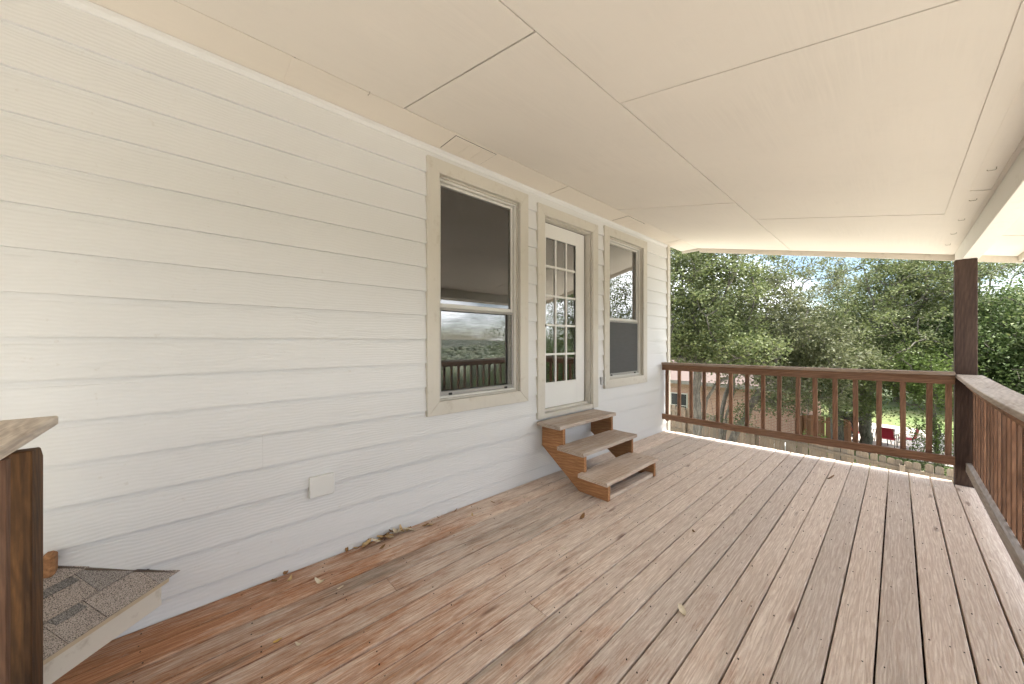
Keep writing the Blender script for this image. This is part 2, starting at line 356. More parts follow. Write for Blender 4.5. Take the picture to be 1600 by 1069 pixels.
M_CAP_Y = wood('weathered_cap_wood_across', 'y', (0.74, 0.68, 0.60), (0.44, 0.37, 0.31), (0.70, 0.66, 0.60), 0.5)
M_CAP_B = wood('worn_brown_cap_wood', 'y', (0.48, 0.37, 0.28), (0.29, 0.19, 0.13), (0.52, 0.45, 0.38), 0.6)
M_TREAD = wood('worn_tread_wood', 'x', (0.72, 0.60, 0.49), (0.42, 0.31, 0.235), (0.68, 0.62, 0.55), 0.6)
M_STRING = wood('stained_stringer_wood', 'y', (0.58, 0.31, 0.145), (0.31, 0.145, 0.064), (0.18, 0.09, 0.048), 0.35)
M_JOIST = wood('joist_wood', 'y', (0.2, 0.14, 0.1), (0.1, 0.07, 0.05), (0.15, 0.13, 0.1), 0.4, knots=False)
M_GLASS = glass_mat('window_glass', 2.3, add=0.15)
M_GLASS_S = glass_mat('window_glass_plain', 2.25)
M_SCREEN = screen_mat('insect_screen_light', 0.11)
M_SCREEN2 = screen_mat('insect_screen_dense', 0.80)
M_SHING = shingle_mat('asphalt_shingle', [(0.38, 0.32, 0.285), (0.52, 0.45, 0.40), (0.43, 0.36, 0.31), (0.64, 0.56, 0.51), (0.33, 0.305, 0.29)])
M_DARKBAND = shingle_mat('dark_shingle_band', [(0.20, 0.19, 0.185), (0.25, 0.235, 0.225)])
M_ROOM = simple('room_wall', (0.34, 0.29, 0.23), 0.8, var=0.05, scale=1.0)
M_ROOMF = simple('room_floor', (0.16, 0.11, 0.07), 0.6, var=0.2, scale=2.0)

# ================================================================== THE SETTING
GZ = -3.6
def ground_h(x, y):
    r = math.hypot(x, y); z = GZ
    drop = max(0.0, min(1.0, (-y - 9) / 120.0)); z -= 16 * drop * drop * (3 - 2*drop)
    far = max(0.0, min(1.0, (r - 900) / 3200.0))
    z += far*far*(34 + 16*math.sin(math.atan2(y, x)*7 + 1) + 14*math.sin(math.atan2(y, x)*17))
    return z
def build_ground():
    rs = [0.0] + [4*1.16**i for i in range(52)]; n = 96; v = [(0, 0, ground_h(0, 0))]; f = []
    for r in rs[1:]:
        for k in range(n):
            a = 2*math.pi*k/n; x, y = r*math.cos(a), r*math.sin(a); v.append((x, y, ground_h(x, y)))
    me = bpy.data.meshes.new('ground')
    for k in range(n): f.append((0, 1+k, 1+(k+1) % n))
    for i in range(len(rs)-2):
        b0 = 1+i*n; b1 = b0+n
        for k in range(n): f.append((b0+k, b1+k, b1+(k+1) % n, b0+(k+1) % n))
    me.from_pydata(v, [], f)
    for p in me.polygons: p.use_smooth = True
    o = link('ground', me, ground_mat()); o['kind'] = 'structure'
build_ground()
pv = MB(); pv.prism([(22.6, -4.3), (27.0, -4.6), (31.0, -3.6), (31.5, -0.6), (28.2, 0.2), (23.2, -0.2)], 'z', GZ-0.2, GZ+0.04)
tag(pv.build('patio', simple('pale_concrete', (0.40, 0.355, 0.315), 0.85, var=0.12, scale=2.0)), kind='structure')

# ================================================================== HOUSE
WALL_X0, WALL_X1, CEIL_Z = -9.0, 5.96, 3.06
house = empty('house', (0, 0, GZ), 'white lap-sided house wall with two beige-framed windows and a glazed door', 'house')
OPEN = [(1.545, 2.475, 0.955, 2.855), (2.845, 3.735, 0.635, 2.82), (4.11, 5.03, 0.955, 2.855)]   # big window, door, far window
# the wall behind the boards, with its openings
wc = MB(); xs = WALL_X0
for (a, b, z0, z1) in OPEN:
    wc.box(xs, a, 0.012, 0.14, GZ, 3.3); wc.box(a, b, 0.012, 0.14, GZ, z0); wc.box(a, b, 0.012, 0.14, z1, 3.3); xs = b
wc.box(xs, WALL_X1-0.02, 0.012, 0.14, GZ, 3.3)
wc.build('wall', paint('wall_sheathing', (0.6, 0.6, 0.58)), house)
# lap boards: one board per course (two where a butt joint shows), cut round the openings
EXPO, Z_LAP = 0.1945, 0.112
rng = random.Random(5)
def lap_board(x0, x1, zb, zt):
    def seg(xa, xb, za, zc):
        mb = MB()
        if xb - xa < 0.004 or zc - za < 0.004: return
        fr = lambda z: -0.0270 + 0.0220*(z - zb)/(EXPO + 0.03)          # front face leans back towards the top
        pts = [(fr(za), za)]
        gz = zb + EXPO - 0.034                                           # small step shaped in for the shadow edge under the next lap
        if za < gz - 0.002 and zc > gz + 0.004:
            pts += [(fr(gz), gz), (fr(gz)+0.0016, gz+0.002)]
            pts += [(fr(zc)+0.0012, zc)]
        else: pts += [(fr(zc), zc)]
        pts += [(0.011, zc), (0.011, za)]
        mb.prism(pts, 'x', xa, xb); mb.build('siding_board', M_SIDING, house)
    cuts = [(a-0.055, b+0.055, z0-0.055, z1+0.055) for (a, b, z0, z1) in OPEN if b > x0 and a < x1 and z1+0.055 > zb and z0-0.055 < zt]
    cur = x0
    for (a, b, z0, z1) in cuts:
        a, b = max(a, x0), min(b, x1)
        seg(cur, a, zb, zt); seg(a, b, zb, min(zt, z0)); seg(a, b, max(zb, z1), zt); cur = b
    seg(cur, x1, zb, zt)
JOINTS = {3: 0.335, 5: -1.9, 8: -1.2, 12: -2.4}
for k in range(-1, 16):
    zb = Z_LAP + k*EXPO; zt = min(zb + EXPO + 0.012, CEIL_Z)
    if k == -1: zb = -0.06
    j = JOINTS.get(k)
    if j: lap_board(WALL_X0, j-0.0003, zb, zt); lap_board(j+0.0003, WALL_X1-0.09, zb, zt)
    else: lap_board(WALL_X0, WALL_X1-0.09, zb, zt)
mb = MB(); mb.box(WALL_X0, WALL_X1-0.02, -0.012, 0.011, GZ, -0.07); mb.build('lower_siding', M_SIDING, house)
mb = MB(); mb.box(WALL_X1-0.095, WALL_X1, -0.040, 0.0, GZ+0.1, 3.055, 0.003); mb.build('corner_board', M_CASING, house)
mb = MB(); mb.box(WALL_X1-0.022, WALL_X1+0.012, 0.002, 0.09, GZ+0.1, 3.055, 0.003); mb.build('corner_board', M_VINYL, house)
mb = MB(); mb.prism([(-0.006, 3.014), (-0.018, 3.018), (-0.034, 3.036), (-0.036, CEIL_Z-0.002), (-0.006, CEIL_Z-0.002)], 'x', WALL_X0, WALL_X1-0.096); mb.build('frieze_board', M_SIDING, house)
# side, back and roof of the house, and the room behind the windows
mb = MB(); mb.box(WALL_X1-0.14, WALL_X1-0.02, 0.142, 8.0, GZ, 3.3); mb.build('side_wall', M_SIDING, house)
mb = MB(); mb.box(WALL_X0, WALL_X0+0.12, 0.142, 8.0, GZ, 3.3); mb.build('side_wall', M_SIDING, house)
BW = (5.02, 5.42, 0.68, 2.62)
mb = MB(); mb.box(WALL_X0+0.122, BW[0], 5.4, 5.52, GZ, 3.3); mb.box(BW[1], WALL_X1-0.142, 5.4, 5.52, GZ, 3.3); mb.box(BW[0], BW[1], 5.4, 5.52, GZ, BW[2]); mb.box(BW[0], BW[1], 5.4, 5.52, BW[3], 3.3)
mb.build('back_wall', M_ROOM, house)
mb = MB(); mb.box(WALL_X0+0.122, WALL_X1-0.142, 0.142, 5.398, 0.50, 0.64); mb.build('room_floor', M_ROOMF, house)
mb = MB(); mb.box(WALL_X0+0.122, WALL_X1-0.142, 0.142, 5.398, 3.09, 3.2); mb.build('room_ceiling', simple('room_ceiling', (0.5, 0.46, 0.40), 0.8, var=0.03), house)
mb = MB(); mb.box(-0.4, -0.28, 0.142, 5.398, 0.642, 3.088); mb.build('partition_wall', M_ROOM, house)
mb = MB(); mb.prism([(0.0, 3.32), (8.1, 3.32), (4.05, 5.3)], 'x', WALL_X0-0.2, WALL_X1+0.3); mb.build('main_roof', simple('roof_shingle_brown', (0.16, 0.13, 0.11), 0.9, var=0.3, scale=20), house)

def casing(opening, parent, w=0.113, bottom=True):
    a, b, z0, z1 = opening; y0, y1 = -0.044, -0.004; e = 0.0006
    zz0 = z0 - w if bottom else z0 - 0.01
    mb = MB(); mb.prism([(a-w, zz0), (a-e, z0+e if bottom else zz0), (a-e, z1-e), (a-w, z1+w)], 'y', y0, y1, 0.0025); mb.build('casing_board', M_CASING, parent)
    mb = MB(); mb.prism([(b+w, zz0), (b+e, z0+e if bottom else zz0), (b+e, z1-e), (b+w, z1+w)], 'y', y0, y1, 0.0025); mb.build('casing_board', M_CASING, parent)
    mb = MB(); mb.prism([(a-w+e, z1+w), (a+e, z1), (b-e, z1), (b+w-e, z1+w)], 'y', y0+0.001, y1, 0.0025); mb.build('casing_board', M_CASING, parent)
    if bottom:
        mb = MB(); mb.prism([(a-w+e, z0-w), (a+e, z0), (b-e, z0), (b+w-e, z0-w)], 'y', y0+0.001, y1, 0.0025); mb.build('casing_board', M_CASING, parent)
    mb = MB(); t = 0.012                                                  # jamb lining
    mb.box(a, a+t, y1+0.002, 0.139, z0, z1); mb.box(b-t, b, y1+0.002, 0.139, z0, z1); mb.box(a+t, b-t, y1+0.002, 0.139, z1-t, z1)
    if bottom: mb.box(a+t, b-t, y1+0.002, 0.139, z0, z0+t)
    mb.build('jamb', M_CASING, parent)
def empty_part(name, loc, parent):
    o = bpy.data.objects.new(name, None); COL.objects.link(o); o.empty_display_size = 0.1; o.parent = parent; o.location = Vector(loc) - world_loc(parent); return o
def window(opening, screen_m, label):
    a, b, z0, z1 = opening; w = empty_part('window', ((a+b)/2, 0, z0), house); w['label'] = label
    casing(opening, w)
    a, b, z0, z1 = a+0.013, b-0.013, z0+0.013, z1-0.013
    zm = 1.755; fw = 0.020
    def ring(x0, x1, za, zb, y0, y1, wd, bot=None):
        m = MB(); bt = bot or wd; m.box(x0, x0+wd, y0, y1, za, zb, 0.002); m.box(x1-wd, x1, y0, y1, za, zb, 0.002); m.box(x0+wd+0.0005, x1-wd-0.0005, y0+0.001, y1, zb-wd, zb, 0.002); m.box(x0+wd+0.0005, x1-wd-0.0005, y0+0.001, y1, za, za+bt, 0.002); return m
    ring(a, b, z0, z1, 0.012, 0.11, fw).build('window_frame', M_VINYL, w)
    ring(a+fw+0.001, b-fw-0.001, zm-0.008, z1-fw-0.001, 0.040, 0.062, 0.024, 0.036).build('upper_sash', M_VINYL, w)
    ring(a+fw+0.001, b-fw-0.001, z0+fw+0.001, zm+0.030, 0.066, 0.090, 0.028).build('lower_sash', M_VINYL, w)
    m = MB(); m.box(a+fw+0.020, b-fw-0.020, 0.050, 0.054, zm+0.02, z1-fw-0.02); m.build('pane', M_GLASS_S if screen_m is M_SCREEN else M_GLASS, w)
    m = MB(); m.box(a+fw+0.024, b-fw-0.024, 0.076, 0.080, z0+fw+0.02, zm+0.006); m.build('pane', M_GLASS, w)
    s = ring(a+fw+0.002, b-fw-0.002, z0+fw+0.002, zm-0.012, 0.026, 0.036, 0.020, 0.030); s.build('screen_frame', M_ALU, w)
    m = MB(); m.box(a+fw+0.020, b-fw-0.020, 0.0305, 0.0310, z0+fw+0.030, zm-0.030); m.build('screen_mesh', screen_m, w)
    for xx in (a+0.13, b-0.13):
        m = MB(); m.box(xx-0.016, xx+0.016, 0.014, 0.0255, z0+fw+0.0015, z0+fw+0.021, 0.002); m.build('screen_clip', M_BLACK, w)
    return w
window(OPEN[0], M_SCREEN, 'beige-framed window beside the plain stretch of wall')
window(OPEN[2], M_SCREEN2, 'beige-framed window next to the house corner')
# door
a, b, z0, z1 = OPEN[1]
door = empty_part('door', ((a+b)/2, 0.07, z0), house); door['label'] = 'white door with fifteen glass panes above the wooden steps'
casing(OPEN[1], door, 0.11, False)
sx0, sx1, sz0, sz1 = a+0.016, b-0.036, z0+0.072, z1-0.026; gx = (2.953, 3.535); gz = (0.975, 2.645); y0, y1 = 0.068, 0.108
m = MB(); m.box(sx0, gx[0], y0, y1, sz0, sz1, 0.002); m.box(gx[1], sx1, y0, y1, sz0, sz1, 0.002); m.box(gx[0], gx[1], y0, y1, sz0, gz[0]); m.box(gx[0], gx[1], y0, y1, gz[1], sz1); m.build('door_slab', M_DOOR, door)
m = MB(); m.box(a+0.0125, b-0.0125, 0.109, 0.138, z0+0.07, z1-0.013); 
m.bm.free()
m = MB(); m.box(b-0.0345, b-0.0125, 0.085, 0.138, z0+0.07, z1-0.013); m.box(a+0.0125, b-0.035, 0.085, 0.138, z1-0.0245, z1-0.013); m.build('weather_strip', M_DARK, door)
mw = 0.024
def glassx(i): return gx[0] + (gx[1]-gx[0])*i/3
def glassz(j): return gz[0] + (gz[1]-gz[0])*j/5
m = MB(); t = 0.016
m.box(gx[0], gx[0]+t, y0-0.010, y0+0.004, gz[0], gz[1], 0.003); m.box(gx[1]-t, gx[1], y0-0.010, y0+0.004, gz[0], gz[1], 0.003)
m.box(gx[0]+t, gx[1]-t, y0-0.0095, y0+0.004, gz[0], gz[0]+t, 0.003); m.box(gx[0]+t, gx[1]-t, y0-0.0095, y0+0.004, gz[1]-t, gz[1], 0.003); m.build('glazing_bead', M_DOOR, door)
for i in (1, 2):
    m = MB(); m.box(glassx(i)-mw/2, glassx(i)+mw/2, y0-0.004, y0+0.024, gz[0]+t, gz[1]-t, 0.003); m.build('muntin', M_DOOR, door)
for j in range(1, 5):
    m = MB(); m.box(gx[0]+t, gx[1]-t, y0-0.0025, y0+0.022, glassz(j)-mw/2, glassz(j)+mw/2, 0.003); m.build('muntin', M_DOOR, door)
for i in range(3):
    for j in range(5):
        m = MB(); m.box(glassx(i)+0.0005, glassx(i+1)-0.0005, y0+0.010, y0+0.014, glassz(j)+0.0005, glassz(j+1)-0.0005); m.build('pane', M_GLASS, door)
m = MB(); m.box(a, b, -0.036, 0.138, z0-0.012, z0+0.040, 0.004); m.box(a+0.013, b-0.013, 0.030, 0.138, z0+0.0405, z0+0.069, 0.004); m.build('sill', M_CASING, door)
m = MB(); m.tube([(2.912, 0.068, 1.63), (2.912, 0.045, 1.63), (2.912, 0.035, 1.63), (2.912, 0.012, 1.63)], [0.024, 0.012, 0.022, 0.018], 10); m.build('handle', simple('dark_bronze', (0.05, 0.04, 0.03), 0.35, 0.5, 0.8), door)
# small things on the wall
m = MB(); m.box(0.582, 0.732, -0.046, -0.012, 0.432, 0.568, 0.004); m.build('cover_plate', paint('cover_plate_paint', (0.70, 0.695, 0.67), 0.03), house)
m = MB(); m.box(3.915, 3.955, -0.046, -0.004, 0.90, 1.00, 0.004); m.build('switch_box', simple('grey_box', (0.42, 0.42, 0.42), 0.5), house)
m = MB(); m.box(3.968, 3.990, -0.062, -0.044, 0.885, 1.00, 0.004); m.build('doorbell', M_VINYL, house)
m = MB(); m.box(-0.475, -0.435, -0.085, -0.012, 0.405, 0.505, 0.012); m.build('rail_cleat', M_STRING, house)
# dark joint where the deck meets the wall is the real gap between board and siding

# little hipped roof of the bay below, reaching up past the deck
bay = empty_part('bay_roof', (-0.45, -0.2, 0.1), house)
EZ, PITCH = 0.225, 0.70                                                   # eave height, rise per metre inward
s2 = math.sqrt(0.5)
def bay_pt(along, up, off=0.0):
    """along: metres down the 45 degree eave from the wall; up: metres up the slope from the eave"""
    inw = up*math.cos(math.atan(PITCH)); zz = EZ + up*math.sin(math.atan(PITCH))
    ex, ey = -0.035 - along*s2, -0.0 - along*s2
    n = Vector((s2*PITCH, -s2*PITCH, 1)).normalized()
    return Vector((ex - inw*s2, ey + inw*s2, zz)) + n*off
def clip_wall(poly):
    out = []
    for i in range(len(poly)):
        p, q = poly[i], poly[(i+1) % len(poly)]; lim = -0.017
        if p.y <= lim: out.append(p)
        if (p.y <= lim) != (q.y <= lim): out.append(p.lerp(q, (lim - p.y)/(q.y - p.y)))
    return out
nrm = Vector((s2*PITCH, -s2*PITCH, 1)).normalized()
rngs = random.Random(11)
m = MB(); pl = clip_wall([bay_pt(-0.9, 0.01, -0.03), bay_pt(0.75, 0.01, -0.03), bay_pt(0.75, 0.9, -0.03), bay_pt(-0.9, 0.9, -0.03)]); m.poly(pl, nrm*0.024); m.build('roof_deck', M_JOIST, bay)
rows = [[-0.9, -0.20, 0.115, 0.335, 0.47, 0.75], [-0.9, -0.13, 0.07, 0.28, 0.52, 0.75], [-0.9, -0.26, 0.0, 0.2, 0.44, 0.75], [-0.9, -0.1, 0.15, 0.4, 0.75], [-0.9, 0.0, 0.3, 0.75], [-0.9, 0.1, 0.75]]
for r, cuts in enumerate(rows):
    for i in range(len(cuts)-1):
        u0 = r*0.135 - 0.012; u1 = u0 + 0.30; g = 0.0015
        th = 0.007 + 0.004*rngs.random()
        pl = clip_wall([bay_pt(cuts[i]+g, u0, 0.0035 + th), bay_pt(cuts[i+1]-g, u0, 0.0035 + th), bay_pt(cuts[i+1]-g, u1, -0.004), bay_pt(cuts[i]+g, u1, -0.004)])
        if len(pl) >= 3: m = MB(); m.poly(pl, -nrm*0.004); m.build('shingle', M_SHING, bay)
        if i % 2 == 1:                                                    # darker strip along the top of every other tab
            pl = clip_wall([bay_pt(cuts[i]+g+0.01, u0+0.098, 0.0065 + th*0.68), bay_pt(cuts[i+1]-g-0.02, u0+0.098, 0.0065 + th*0.68), bay_pt(cuts[i+1]-g-0.01, u0+0.150, 0.0052 + th*0.5), bay_pt(cuts[i]+g+0.02, u0+0.150, 0.0052 + th*0.5)])
            if len(pl) >= 3: m = MB(); m.poly(pl, -nrm*0.003); m.build('shingle', M_DARKBAND, bay)
P0, P1 = bay_pt(0.0, -0.005), bay_pt(0.75, -0.005)
m = MB(); q0 = bay_pt(-0.0, 0) + Vector((-0.02, 0.012, -0.014)); d = Vector((-s2, -s2, 0)); inn = Vector((-s2, s2, 0))
m.bar(q0 + d*0.03 + Vector((0, 0, -0.012)), q0 + d*0.75 + Vector((0, 0, -0.012)), 0.02, 0.022); m.build('drip_board', paint('drip_paint', (0.62, 0.50, 0.34), 0.1, bump=0.3, dirt=0.4), bay)
m = MB(); m.bar(q0 + d*0.055 + inn*0.016 + Vector((0, 0, -0.077)), q0 + d*0.75 + inn*0.016 + Vector((0, 0, -0.077)), 0.02, 0.105, bev=0.002); m.build('fascia_board', M_FASCIA, bay)
m = MB(); m.poly([Vector((-0.05, -0.016, 0.225)), Vector((-0.55, -0.016, 0.475)), Vector((-0.55, -0.016, 0.484)), Vector((-0.05, -0.016, 0.234))], (0, -0.014, 0)); m.build('flashing', simple('rusty_flashing', (0.12, 0.09, 0.07), 0.7, var=0.4, scale=30), bay)

# ================================================================== PORCH ROOF
ROOF_X0, ROOF_X1, FOLD_Y, SLOPE = -8.0, 6.47, -0.312, 0.222  # roof and wall lengthened past the near end, unseen, to block light
porch = empty('porch_roof', (2.0, -1.8, 2.3), 'tan panelled porch ceiling with a cream beam along the outer railing', 'porch roof')
def cz(y): return CEIL_Z if y > FOLD_Y else CEIL_Z - SLOPE*(FOLD_Y - y)
def panel(x0, x1, y0, y1, g=0.0034, mat=None, name='ceiling_panel', drop=0.0, th=0.012):
    m = MB(); gx_ = g*1.7; m.prism([(y0-g, cz(y0-g)-drop), (y1+g, cz(y1+g)-drop), (y1+g, cz(y1+g)+th), (y0-g, cz(y0-g)+th)], 'x', x0+gx_, x1-gx_, 0.001); return m.build(name, mat or M_CEIL, porch)
def row(xs, y0, y1, mat=None):
    for i in range(len(xs)-1): panel(xs[i], xs[i+1], y0, y1, mat=mat, drop=0.0 if mat else 0.0035*(i % 2))
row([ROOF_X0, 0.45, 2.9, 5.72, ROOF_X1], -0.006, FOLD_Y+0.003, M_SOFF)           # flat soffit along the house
row([ROOF_X0, -1.5, 1.10, 3.86, ROOF_X1], FOLD_Y, -1.565)
row([ROOF_X0, -0.9, 1.777, 4.54, ROOF_X1], -1.565, -2.905)
row([ROOF_X0, -1.0, 1.45, 3.91, ROOF_X1], -2.905, -3.048)
row([ROOF_X0, 0.0, 2.6, 5.4, ROOF_X1], -3.168, -3.47)
panel(ROOF_X0, ROOF_X1, -2.870, -2.942, 0, M_CEIL, 'batten', 0.004, 0.0)
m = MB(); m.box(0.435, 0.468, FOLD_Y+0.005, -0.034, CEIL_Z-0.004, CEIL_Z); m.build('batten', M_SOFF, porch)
for (x0, x1) in ((1.545, 1.95), (4.15, 4.585)):                           # painted soffit vents
    v = MB(); v.box(x0-0.004, x1+0.004, -0.287, -0.058, CEIL_Z-0.0015, CEIL_Z-0.0002); v.build('vent_gap', M_DARK, porch)
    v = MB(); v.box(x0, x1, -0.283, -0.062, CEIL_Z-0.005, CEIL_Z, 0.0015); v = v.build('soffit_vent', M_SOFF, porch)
    for k in range(3):
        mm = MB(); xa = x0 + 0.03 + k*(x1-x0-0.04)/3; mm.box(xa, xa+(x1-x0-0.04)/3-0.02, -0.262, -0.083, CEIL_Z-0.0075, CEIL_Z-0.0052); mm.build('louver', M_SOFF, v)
# beam, fascias, roof skin
m = MB(); m.prism([(-3.052, 2.285), (-3.165, 2.285), (-3.165, cz(-3.165)+0.10), (-3.052, cz(-3.052)+0.10)], 'x', ROOF_X0, 6.44, 0.003); m.build('beam', M_BEAM, porch)
m = MB(); m.box(ROOF_X0, 6.44, -3.051, -3.030, 2.455, cz(-3.03)-0.0035, 0.002); m.build('beam_trim', M_CEIL, porch)
m = MB(); m.box(ROOF_X0, 6.44, -3.190, -3.1655, cz(-3.19)-0.028, cz(-3.19)-0.003, 0.002); m.build('beam_trim', M_BEAM, porch)
m = MB(); m.prism([(-0.02, CEIL_Z-0.040), (FOLD_Y, CEIL_Z-0.040), (FOLD_Y, CEIL_Z+0.16), (-0.02, CEIL_Z+0.16)], 'x', ROOF_X1+0.002, ROOF_X1+0.022, 0.002); m.build('fascia_board', M_FASCIA, porch)
m = MB(); m.prism([(FOLD_Y-0.001, CEIL_Z-0.072), (-3.50, cz(-3.5)-0.072), (-3.50, cz(-3.5)+0.12), (FOLD_Y-0.001, CEIL_Z+0.14)], 'x', ROOF_X1+0.002, ROOF_X1+0.024, 0.002); m.build('fascia_board', M_FASCIA, porch)
m = MB(); m.box(ROOF_X0, ROOF_X1, -3.502, -3.474, cz(-3.49)-0.05, cz(-3.49)+0.12, 0.002); m.build('fascia_board', M_FASCIA, porch)
m = MB(); m.box(ROOF_X1-0.10, ROOF_X1+0.032, -3.525, -3.503, cz(-3.5)-0.055, cz(-3.5)+0.13, 0.002); m.build('drip_edge', simple('brown_metal', (0.10, 0.045, 0.03), 0.5), porch)
m = MB(); m.prism([(0.0, 3.24), (FOLD_Y, 3.24), (-3.52, cz(-3.52)+0.13), (-3.52, cz(-3.52)+0.16), (FOLD_Y, 3.30), (0.0, 3.31)], 'x', ROOF_X0, ROOF_X1+0.04); m.build('roof_skin', simple('porch_shingle', (0.16, 0.13, 0.11), 0.9, var=0.3, scale=20), porch)
# bent nails and light hooks
M_WIRE = simple('painted_wire', (0.30, 0.25, 0.19), 0.5)
for (x, y) in ((3.45, -3.0), (4.1, -2.99), (4.7, -2.985), (5.25, -2.98), (5.8, -2.98), (0.86, -0.33)):
    z = cz(y); m = MB(); m.tube([(x, y, z+0.004), (x, y, z-0.010), (x, y+0.005, z-0.015), (x, y+0.030, z-0.013), (x, y+0.034, z-0.006)], 0.0018, 6); m.build('hook', M_WIRE, porch)

# ================================================================== DECK
deck = empty('deck', (2.7, -1.5, GZ), 'weathered reddish brown board deck along the white house', 'deck')
lines = [-0.026, -0.049] + [-0.049 - 0.1466*k for k in range(1, 11)]
lines = lines + [-1.662, -1.809, -1.954, -2.099, -2.245, -2.394, -2.544, -2.695, -2.847, -3.001, -3.150]
rng = random.Random(3)
BUTT = {9: 1.4, 16: 4.52, 6: 3.6, 13: -0.1, 4: 0.9}
DX0 = -0.62
for i in range(len(lines)-1):
    ya, yb = lines[i], lines[i+1]; gap = 0.0037 if ya > -1.2 else (0.0036 if ya > -2.0 else 0.0038)
    gap *= 0.75 + 0.5*rng.random()
    xe = 5.80 + 0.035*(-ya) + rng.uniform(-0.012, 0.012)
    if i == len(lines)-2: xe = 5.752
    segs = [(DX0, xe)]
    if i in BUTT: segs = [(DX0, BUTT[i]-0.0015), (BUTT[i]+0.0015, xe)]
    for (xa, xb) in segs:
        b = bmesh.new(); n = max(3, int((xb-xa)/0.45)); zt = rng.uniform(-0.0012, 0.0012); cup = rng.uniform(-0.0006, 0.0016); ph = rng.uniform(0, 6)
        prof = [(0.0, -0.038), (0.0, -0.004), (0.0012, -0.0012), (0.004, 0.0), (None, 0.0)]
        y_hi, y_lo = ya - gap, yb + gap; wdt = y_hi - y_lo; rings = []
        ed = min(0.004, wdt*0.2)
        pr = [(y_hi, -0.038), (y_hi, -0.004), (y_hi-0.0013, -0.0012), (y_hi-ed, 0.0), ((y_hi+y_lo)/2, cup), (y_lo+ed, 0.0), (y_lo+0.0013, -0.0012), (y_lo, -0.004), (y_lo, -0.038)]
        for s_ in range(n+1):
            x = xa + (xb-xa)*s_/n; wob = 0.0008*math.sin(x*2.1+ph); wz = 0.0010*math.sin(x*1.3+ph*2)
            rings.append([b.verts.new((x, y+wob, z+zt+wz)) for (y, z) in pr])
        k = len(pr)
        for s_ in range(n):
            for q in range(k):
                b.faces.new((rings[s_][q], rings[s_+1][q], rings[s_+1][(q+1) % k], rings[s_][(q+1) % k]))
        b.faces.new(rings[0]); b.faces.new(rings[-1][::-1]); bmesh.ops.recalc_face_normals(b, faces=b.faces)
        m = MB(); m.join(b); m.build('deck_board', M_DECK, deck)
JX = [DX0 + 0.05 + 0.406*k for k in range(16)]
nv, nf = [], []
for i in range(1, len(lines)-1):
    for x in JX:
        if x > 5.75: continue
        for fy in (0.22, 0.52, 0.80):
            if rng.random() < (0.75 if fy == 0.52 else 0.2): continue
            y = lines[i] + (lines[i+1]-lines[i])*(fy + rng.uniform(-0.08, 0.08)); xx = x + rng.uniform(-0.02, 0.02); r = rng.uniform(0.0022, 0.0036); c = len(nv); z = 0.0034
            for q in range(8): nv.append((xx + r*math.cos(q*math.pi/4), y + r*math.sin(q*math.pi/4), z))
            for q in range(8): nv.append((xx + r*math.cos(q*math.pi/4), y + r*math.sin(q*math.pi/4), z-0.006))
            nf.append(tuple(range(c, c+8)))
            for q in range(8): nf.append((c+q, c+8+q, c+8+(q+1) % 8, c+(q+1) % 8))
me = bpy.data.meshes.new('nail_heads'); me.from_pydata(nv, [], nf); o = link('nail_heads', me, simple('rusty_nail', (0.05, 0.035, 0.028), 0.7, 0.3, 0.3), deck); o.location = -world_loc(deck); o['kind'] = 'stuff'
for x in JX[:-1]:
    m = MB(); m.box(x-0.019, x+0.019, -3.10, -0.05, -0.235, -0.0402); m.build('joist', M_JOIST, deck)
m = MB(); m.box(DX0, 5.74, -3.14, -3.102, -0.235, -0.0402); m.build('rim_joist', M_RAIL_X, deck)
m = MB(); m.box(DX0+0.1, 5.6, -2.75, -2.66, -0.45, -0.2625); m.build('girder', M_JOIST, deck)
m = MB(); m.box(DX0, 5.70, -3.10, -0.02, -0.262, -0.250); m.build('underdeck_light_blocker', M_JOIST, deck)  # unseen sheet added to keep light from showing through the board gaps
for x in (-0.3, 2.6, 5.4):
    m = MB(); m.box(x-0.07, x+0.07, -2.775, -2.635, GZ-0.1, -0.4505); m.build('support_post', M_POST, deck)

# ================================================================== POSTS AND RAILINGS
PX0, PX1, PY0, PY1 = 5.757, 5.897, -3.148, -3.006
m = MB(); m.box(PX0, PX1, PY0, PY1, -0.235, 2.2845, 0.006); o = m.build('porch_post', M_POST)
tag(o, 'dark brown square post carrying the cream beam at the deck corner', 'post')
m = MB(); m.box(-0.53, -0.39, PY0, PY1, -0.235, 2.2845, 0.006); o = m.build('porch_post', M_POST)
tag(o, 'dark brown square post carrying the beam behind the near railing', 'post')

